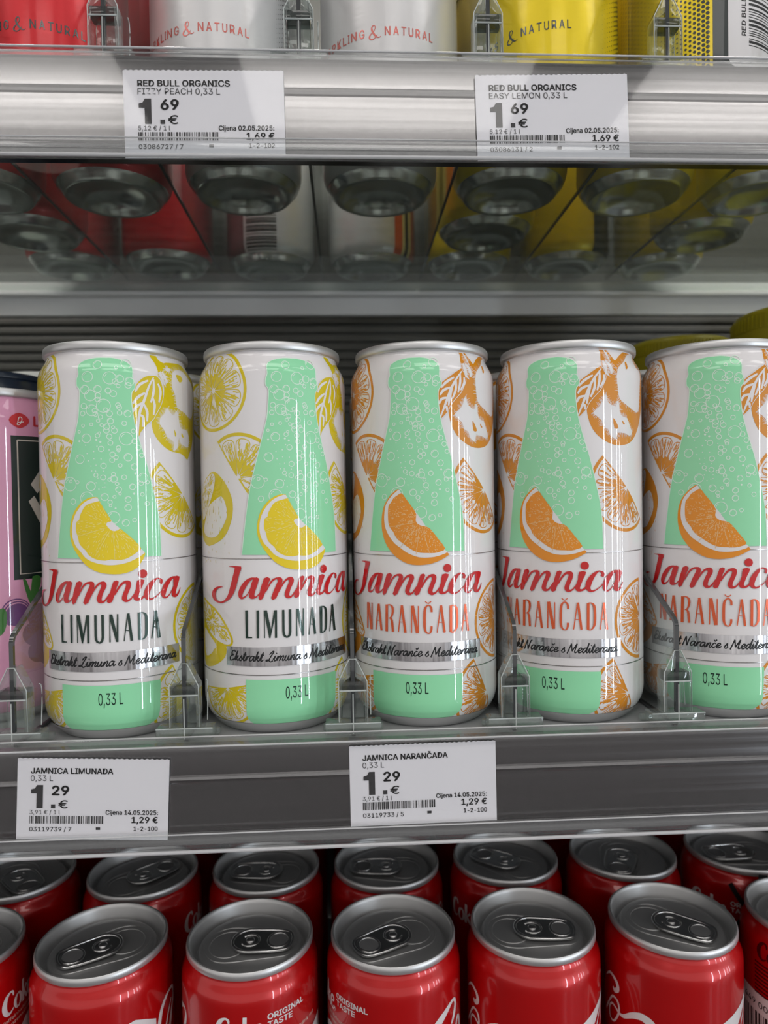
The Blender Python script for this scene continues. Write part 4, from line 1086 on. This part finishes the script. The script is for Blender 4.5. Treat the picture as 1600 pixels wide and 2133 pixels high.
yellow_bottle(226, 202, 33, 187.5, 'smaller yellow capped bottle standing further back than the large yellow one')

# ------------------------------------------------------------------ organic soda cans on the glass shelf
def tracked_text(a, body, x0, x1, base, cap, bold=0.012):
    n = len(body)
    wid = {'I': 0.35, 'L': 0.8, ' ': 0.6, 'M': 1.3, 'N': 1.1, 'A': 1.05}
    tot = sum(wid.get(c, 0.95) for c in body)
    s = (x1 - x0) / tot
    x = x0
    for c in body:
        wc = wid.get(c, 0.95) * s
        if c != ' ':
            a.text(c, x + 0.14 * wc, x + 0.82 * wc, base, cap, bold)
        x += wc

def ampersand(a, x, y, s):
    pts = [(3.4, 1.5, .15), (2.5, .35, .3), (1.5, -.25, .35), (.45, .1, .55), (.25, 1.0, .55), (1.0, 2.0, .35), (2.2, 3.2, .25), (2.6, 4.3, .3), (2.2, 5.0, .3), (1.4, 4.7, .45), (1.2, 3.6, .7), (1.9, 2.0, .75), (2.9, .7, .6), (4.0, .25, .35), (4.8, .7, .15)]
    a.stroke([(x + p * s, y + q * s, w_ * s) for p, q, w_ in pts], None, 4)

def spark_art(left, right, m, rot_u, base):
    a = Art()
    # lower-case of the layout: words, ampersand, NATURAL
    tracked_text(a, left, rot_u - 7.5 - 2.95 * len(left), rot_u - 6.4, base, 3.3)
    ampersand(a, rot_u - 5.2, base - 0.9, 1.0)
    tracked_text(a, right, rot_u + 0.6, rot_u + 21.4, base, 3.3)
    return a.wrapped('lettering', m, 1)

def halftone(u0, u1, name, m):
    a = Art()
    n = int((u1 - u0) / 1.55)
    for i in range(n):
        u = u0 + (u1 - u0) * i / n
        r = 0.10 + 0.75 * (i / n) ** 1.1
        z = 8.0 + (0.95 if i % 2 else 0)
        while z < 75:
            a.disc(u, z, r, 6)
            z += 1.9
    o = a.wrapped(name, m, 1)
    return o

def soda_can(m, x, y, label, prints=(), rot=0.0, group=None, lid=True):
    t = thing('soda_can', label, 'can', (x, y, SH_UP), math.radians(rot), group)
    link('body', body_mesh(m), t)
    link('base', ME_BASE, t)
    if lid:
        add_lid(t, 30)
    for me in prints:
        o = link(me.name.split('.')[0], me, t)
        if me.name.startswith('halftone'):
            o['kind'] = 'stuff'
    return t
G2 = 'organic soda cans on the upper glass shelf'
Y1 = 43.0
soda_can(M_RBRED, -116.2, Y1, 'bright red soda can with dark lettering at the front of the upper shelf', [spark_art('SPARKLING', 'NATURAL', M_FOIL, 0.6, 26.3)], group=G2)
soda_can(M_RBWHITE, -48, Y1 + 2, 'silver white soda can with peach lettering, beside the red can above the peach price tag', [spark_art('SPARKLING', 'NATURAL', M_PEACH, -5.2, 27.8), halftone(30, 46, 'halftone_print', M_FOIL)], group=G2)
soda_can(M_RBWHITE, 23.5, Y1 - 1, 'silver white soda can with its whole peach lettering line showing, beside the yellow can', [spark_art('SPARKLING', 'NATURAL', M_PEACH, -4.6, 25.6)], group=G2)
soda_can(M_RBYEL, 92.4, Y1, 'yellow soda can with dark lettering at the front, above the lemon price tag', [spark_art('EASY', 'NATURAL', M_FOIL, -19.8, 30.2), halftone(16, 42, 'halftone_print', M_RBDK)], group=G2)
def barcode_prints():
    out = []
    a = Art()
    a.rect(-8.2, 60, 4.8, 141)
    out.append(a.wrapped('side_panel', M_RBDK, 2))
    b = Art()
    b.poly([(-2.4, 142), (-2.4, 20), (-1.6, 17.6), (0.4, 16.0), (3, 15.4), (40, 15.4), (40, 142)])
    out.append(b.wrapped('barcode_label', M_LABEL, 3))
    c = Art()
    rng = random.Random(8)
    z = 25.0
    while z < 72:
        h = rng.choice((0.35, 0.35, 0.7, 1.0))
        c.rect(6.4, 30, z, z + h)
        z += h + rng.choice((0.5, 0.7, 1.1))
    c.text('RED BULL ORGANICS', 28.6, 62, 5.0, 1.9, 0.02, vertical=True)
    out.append(c.wrapped('barcode_print', M_BLK, 4))
    out.append(halftone(-33, -8.4, 'halftone_print', M_RBDK))
    return out
BCP = barcode_prints()
soda_can(M_RBYEL, 159.4, Y1, 'yellow soda can with halftone dots and a barcode label on the upper shelf', BCP, group=G2)

def back_prints(kind):
    out = []
    if kind == 'barcode':
        a = Art()
        a.rect(-60, -15.5, 4.8, 141)
        out.append(a.wrapped('side_panel', mat('dull_maroon_ink', srgb(120, 84, 88), **INK), 1))
        c = Art()
        rng = random.Random(21)
        z = 5.6
        while z < 27:
            h = rng.choice((0.5, 0.9, 1.3))
            c.rect(-13.5, 6.5, z, z + h)
            z += h + rng.choice((0.6, 0.9, 1.4))
        out.append(c.wrapped('barcode_print', M_BLK, 2))
    elif kind == 'stripes':
        for u0, u1, m, n in ((14.5, 21, mat('rust_orange_ink', srgb(216, 92, 40), **INK), 'orange_stripe'), (21, 23.4, mat('cream_stripe_ink', srgb(226, 214, 150), **INK), 'cream_stripe'), (23.4, 27, M_BLK, 'black_stripe'),
                             (27, 30, MATS['cream_stripe_ink'], 'cream_stripe'), (30, 44, mat('brick_ink', srgb(186, 110, 92), **INK), 'brick_panel')):
            a = Art()
            a.rect(u0, u1, 4.8, 141)
            out.append(a.wrapped(n, m, 1))
    elif kind == 'panel':
        a = Art()
        a.rect(12, 44, 4.8, 141)
        out.append(a.wrapped('side_panel', M_RBDK, 1))
    return out
Y2, Y3, Y4 = 102.0, 160.5, 219.0
for m, x, y, label, pr in (
    (M_RBRED, -176.6, Y2, 'red soda can of the outermost red lane, second row, mostly cut off', None),
    (M_RBRED, -176.4, Y3, 'red soda can of the outermost red lane, third row, base seen through the glass', None),
    (M_RBRED, -176.2, Y4, 'red soda can of the outermost red lane, last row above the grey bar', None),
    (M_RBRED, -113.4, Y2 + 4, 'red soda can in the second row, base seen behind the front red can', None),
    (M_RBRED, -113, Y4 - 4, 'red soda can at the back of its lane, red side showing through the glass', None),
    (M_RBWHITE, -47, Y2, 'white soda can in the second row of the lane beside the red cans, base showing', None),
    (M_RBWHITE, -46, Y4 + 1, 'white soda can at the back with a barcode and a maroon panel', 'barcode'),
    (M_RBWHITE, 22, Y2 + 1, 'white soda can in the second row of the lane beside the yellow cans, base showing', None),
    (M_RBWHITE, 22, Y4 + 1, 'white soda can at the back with orange, cream and black stripes', 'stripes'),
    (M_RBYEL, 88.5, Y2 - 2, 'yellow soda can in the second row, behind the dark lettered front can', None),
    (M_RBYEL, 87.2, Y3 - 2, 'yellow soda can in the third row of the lane beside the white cans, base showing', None),
    (M_RBYEL, 86.8, Y4 - 2, 'yellow soda can in the last row of the lane beside the white cans', None),
    (M_RBYEL, 154.5, Y2 - 1, 'yellow soda can in the second row behind the barcode label can, base showing', None),
    (M_RBYEL, 153.0, Y4 - 3, 'yellow soda can at the back behind the barcode label can, its yellow side showing', 'panel'),
    (M_RBYEL, 220.2, Y2 - 1, 'yellow soda can of the outermost yellow lane, second row, partly cut off', None),
    (M_RBYEL, 220, Y3 - 1, 'yellow soda can of the outermost yellow lane, third row, base showing', None),
    (M_RBYEL, 219.6, Y4 - 1, 'yellow soda can of the outermost yellow lane, last row above the grey bar', None)):
    soda_can(m, x, y, label, back_prints(pr) if pr else (), group=G2)

# ------------------------------------------------------------------ cola cans on the bottom shelf
def coke_word(a, u, base, h, parts='Coke'):
    s = h / 10.0
    S = lambda pts: a.stroke([(u + x * s, base + y * s, w_ * s) for x, y, w_ in pts], None, 4)
    if 'C' in parts:
        S([(6.6, 7.4, .6), (6.4, 9.0, 1.2), (5.0, 9.8, .9), (2.8, 8.4, 1.9), (1.6, 5.0, 2.6), (2.2, 1.8, 2.2), (4.2, .4, 1.2), (6.6, 1.8, .6)])
    if 'o' in parts:
        S([(9.6, 6.4, .8), (8.2, 5.2, 1.6), (7.6, 3.0, 1.9), (8.4, .9, 1.2), (9.8, .5, .8), (11.2, 1.8, 1.6), (11.6, 4.0, 1.8), (10.8, 6.0, 1.2), (9.6, 6.4, .8)])
    if 'k' in parts:
        S([(13.6, 10.4, 1.7), (13.4, 5, 1.8), (13.2, .2, 1.7)])
        S([(13.8, 3.2, .8), (15.4, 5.2, 1.0), (16.6, 6.4, 1.5)])
        S([(14.6, 3.6, 1.2), (15.8, 1.6, 1.7), (17.2, .3, 1.2)])
    if 'e' in parts:
        S([(17.8, 3.2, .7), (20.2, 4.2, .9), (20.6, 5.4, 1.1), (19.6, 6.4, .9), (18.2, 5.2, 1.5), (17.8, 3.0, 1.8), (18.6, .9, 1.4), (20.2, .6, .8), (21.6, 2.0, .5)])

def cola_block(u):
    """Coke ORIGINAL TASTE lettering block and the white panel below it; u = left of the C"""
    a = Art()
    coke_word(a, u, 120.4, 9.2)
    a.text('ORIGINAL', u + 21.4, u + 38.4, 127.3, 2.2, 0.03)
    a.text('TASTE', u + 21.4, u + 32.4, 124.2, 2.2, 0.03)
    a.ring(u + 19.4, 121.6, 0.9, 0.25)
    b = Art()
    b.text('Koffeinhaltiges Erfrischungsgetränk mit', u, u + 46, 117.6, 1.4, 0.01)
    b.text('Pflanzenextrakten, mit Zucker', u, u + 36, 115.2, 1.4, 0.01)
    c = Art()
    c.poly([(u + 2, 104), (u + 6, 109), (u + 14, 113), (u + 26, 114), (u + 36, 112), (u + 46, 112.5), (u + 53, 114), (u + 53, 60), (u + 2, 60)], 0)
    d = Art()
    for i in range(14):
        d.rect(u + 6, u + 44 - (i % 3) * 4, 106 - 2.6 * i, 107.2 - 2.6 * i)
    return [a.wrapped('brand_lettering', M_COLAW, 1), b.wrapped('small_lettering', M_CREAM, 1), c.wrapped('info_panel', M_COLAW, 1), d.wrapped('info_lettering', M_BLK, 2)]

def cola_script(u):
    """flourishes of the big white script; u = reference of the first loop"""
    a = Art()
    # curl and loop at the left end
    a.stroke([(u - 8.5, 119.5, .5), (u - 4, 123.2, 1.2), (u + 0.5, 122.2, 1.9), (u + 1.6, 119.4, 2.1), (u - .6, 117.4, 1.8), (u - 1.8, 118.4, .9)], None, 5)
    a.stroke([(u - 9, 104, 1.2), (u - 5.5, 109.5, 1.0), (u - 2, 114.0, 1.0), (u + 1.6, 113.6, 1.3), (u + 2.2, 109.6, 1.1), (u - 1.0, 103.8, .9), (u - 4.4, 103.2, .8), (u - 5.0, 107.5, .9), (u - 2.0, 110.6, 1.0), (u + 4, 109.4, 1.4), (u + 10, 113.2, 2.4), (u + 15, 114.6, 3.4), (u + 19, 111, 4.4), (u + 20, 96, 5.4), (u + 15, 74, 5.0), (u + 4, 62, 2.0)], None, 5)
    # the long rising strokes at the right
    a.poly([(u + 38, 112), (u + 47.5, 116.6), (u + 60, 120.2), (u + 69, 122.9), (u + 69.6, 120.6), (u + 62, 117.0), (u + 54, 110.0), (u + 44, 88), (u + 34, 56), (u + 26, 40), (u + 20, 40), (u + 27, 70), (u + 33, 98)])
    a.stroke([(u + 69, 121.0, .9), (u + 63, 115.5, .9), (u + 57, 106, .9), (u + 54, 96, .9)], None, 4)
    a.stroke([(u + 69.5, 119.0, .7), (u + 66, 113.5, .8), (u + 62, 104, .8)], None, 4)
    return a.wrapped('script_print', M_COLAW, 1)

def loop_script(u):
    a = Art()
    a.stroke([(u - 26, 60, 3.0), (u - 24, 88, 6.0), (u - 16, 110, 5.5), (u - 9, 118.5, 4.2), (u - 3, 122.6, 2.8), (u + 2.2, 124.8, 1.4), (u + 4.6, 122.8, 1.7), (u + 3.4, 118.6, 2.2), (u + 1.0, 115.6, 1.2)], None, 5)
    a.stroke([(u + 5, 112, 2.0), (u + 7, 115.0, 1.6), (u + 9.5, 111, 2.0), (u + 8, 98, 2.6), (u + 2, 76, 3.4), (u - 6, 60, 2.0)], None, 4)
    return a.wrapped('script_print', M_COLAW, 1)

def wave_script(u):
    a = Art()
    a.poly([(u, 124.6), (u + 3.5, 124.8), (u + 8, 122.6), (u + 13.4, 119.4), (u + 14.5, 96), (u + 12, 66), (u + 4, 44), (u - 8, 40), (u - 4, 62), (u - 7, 96), (u - 5, 118)])
    a.stroke([(u + 14.6, 112, 2.2), (u + 17, 120.6, 2.2), (u + 22, 124.4, 1.4), (u + 27.4, 123.6, 1.4), (u + 28.6, 119.4, 1.8), (u + 25, 113, 2.2), (u + 20, 98, 2.8), (u + 18, 74, 3.0), (u + 24, 58, 1.6)], None, 5)
    a.stroke([(u + 18, 106, 1.2), (u + 21.5, 114.8, 1.2), (u + 25.5, 120.0, .8)], None, 4)
    return a.wrapped('script_print', M_COLAW, 1)

def barcode_side(u):
    a = Art()
    coke_word(a, u, 128.5, 8.0, 'Co')
    for i in range(9):
        a.rect(u - 1, u + 22 - (i % 3) * 3, 126.0 - 1.7 * i, 126.8 - 1.7 * i)
    b = Art()
    b.rect(u - 14, u + 30, 50, 112.6)
    c = Art()
    rng = random.Random(4)
    x = u - 12
    while x < u + 28:
        wd = rng.choice((0.4, 0.8, 1.2))
        c.rect(x, x + wd, 60, 104)
        x += wd + rng.choice((0.5, 0.8, 1.2))
    c.text('5 449 000 131805', u - 12, u + 26, 106.5, 2.6, 0.01)
    return [a.wrapped('dark_lettering', M_DKRED, 1), b.wrapped('barcode_label', M_COLAW, 1), c.wrapped('barcode_print', M_BLK, 2)]

G3 = 'red cola cans on the bottom shelf'
def cola_can(x, y, tab, label, prints):
    t = thing('cola_can', label, 'can', (x, y, SH_LOW), 0, G3)
    link('body', body_mesh(M_COLA), t)
    link('base', ME_BASE, t)
    add_lid(t, tab)
    for me in prints:
        link(me.name.split('.')[0], me, t)
    return t
CS = cola_script(-38.6)
for x, y, tab, label, pr in (
    (-168.86, 46.2, 200, 'red cola can in the front row, mostly cut off, caffeine lettering on its side', cola_block(31.0)),
    (-105.85, 44.26, -148.2, 'red cola can in the front row tab pointing lower left, first whole one', [wave_script(18.0)]),
    (-42.52, 42.95, -2.7, 'red cola can in the front row with brand lettering in its middle', cola_block(-11.1) + [loop_script(-34.0)]),
    (19.48, 41.95, -150.9, 'red cola can in the front row with sideways lettering and one big white loop', cola_block(-50.8) + [loop_script(25.0)]),
    (81.35, 42.62, -7.6, 'red cola can in the front row, fourth whole one, tab pointing right', [cola_script(-35.5)]),
    (144.14, 42.13, -38.7, 'red cola can in the front row with two white script curls beside its barcode neighbour', [CS]),
    (208.83, 42.08, 10, 'red cola can with dark lettering and a barcode, partly cut off', barcode_side(-40.4))):
    cola_can(x, y, tab, label, pr)
ORD = ('first', 'second', 'third', 'fourth', 'fifth', 'sixth', 'seventh')
for i, (x, y, tab) in enumerate(((-168.69, 105.1, -47), (-104.83, 101.5, 41.5), (-42.19, 101.3, 175), (19.84, 100.4, 175), (82.25, 101.0, 142), (144.72, 100.6, -116.6), (208.24, 100.6, -177))):
    cola_can(x, y, tab, 'red cola can in the second row, %s from the left, half under the rail' % ORD[i], cola_block(28 if i % 2 else -40)[:1])
for i, x in enumerate((-168.5, -105, -42, 20, 82, 145, 208)):
    cola_can(x, 160.5, 40 * i, 'red cola can in the third row, %s from the left, deep in shadow' % ORD[i], [])
# black plastic strap hanging in the lane between the last two cola cans
def strap():
    t = thing('plastic_strap', 'black plastic strap hanging behind the cola can with the barcode', 'strap', (0, 0, 0))
    def band(pts, wd):
        bm = bmesh.new()
        prev = None
        for i, p in enumerate(pts):
            a, b = Vector(pts[max(i - 1, 0)]), Vector(pts[min(i + 1, len(pts) - 1)])
            tn = (b - a).normalized()
            n = tn.cross(Vector((0, 1, 0))).normalized() * wd / 2
            c = Vector(p)
            ring = [bm.verts.new(c + n + Vector((0, d, 0))) for d in (-.35, .35)] + [bm.verts.new(c - n + Vector((0, d, 0))) for d in (.35, -.35)]
            if prev:
                for k in range(4):
                    bm.faces.new((prev[k], prev[(k + 1) % 4], ring[(k + 1) % 4], ring[k]))
            prev = ring
        return bmesh_done('strap', bm, M_BLACKP, 0, True)
    q = smooth_line([(186, 68.5, -103), (190, 67.8, -110), (195, 67.4, -117), (199, 67.6, -124)], 4)
    link('cross_band', band(q, 2.2), t)
    q = smooth_line([(203, 69.4, -100), (201.5, 69.0, -108), (196, 68.8, -118), (187, 69.0, -128), (183, 70.4, -140)], 4)
    link('long_band', band(q, 4.2), t)
strap()
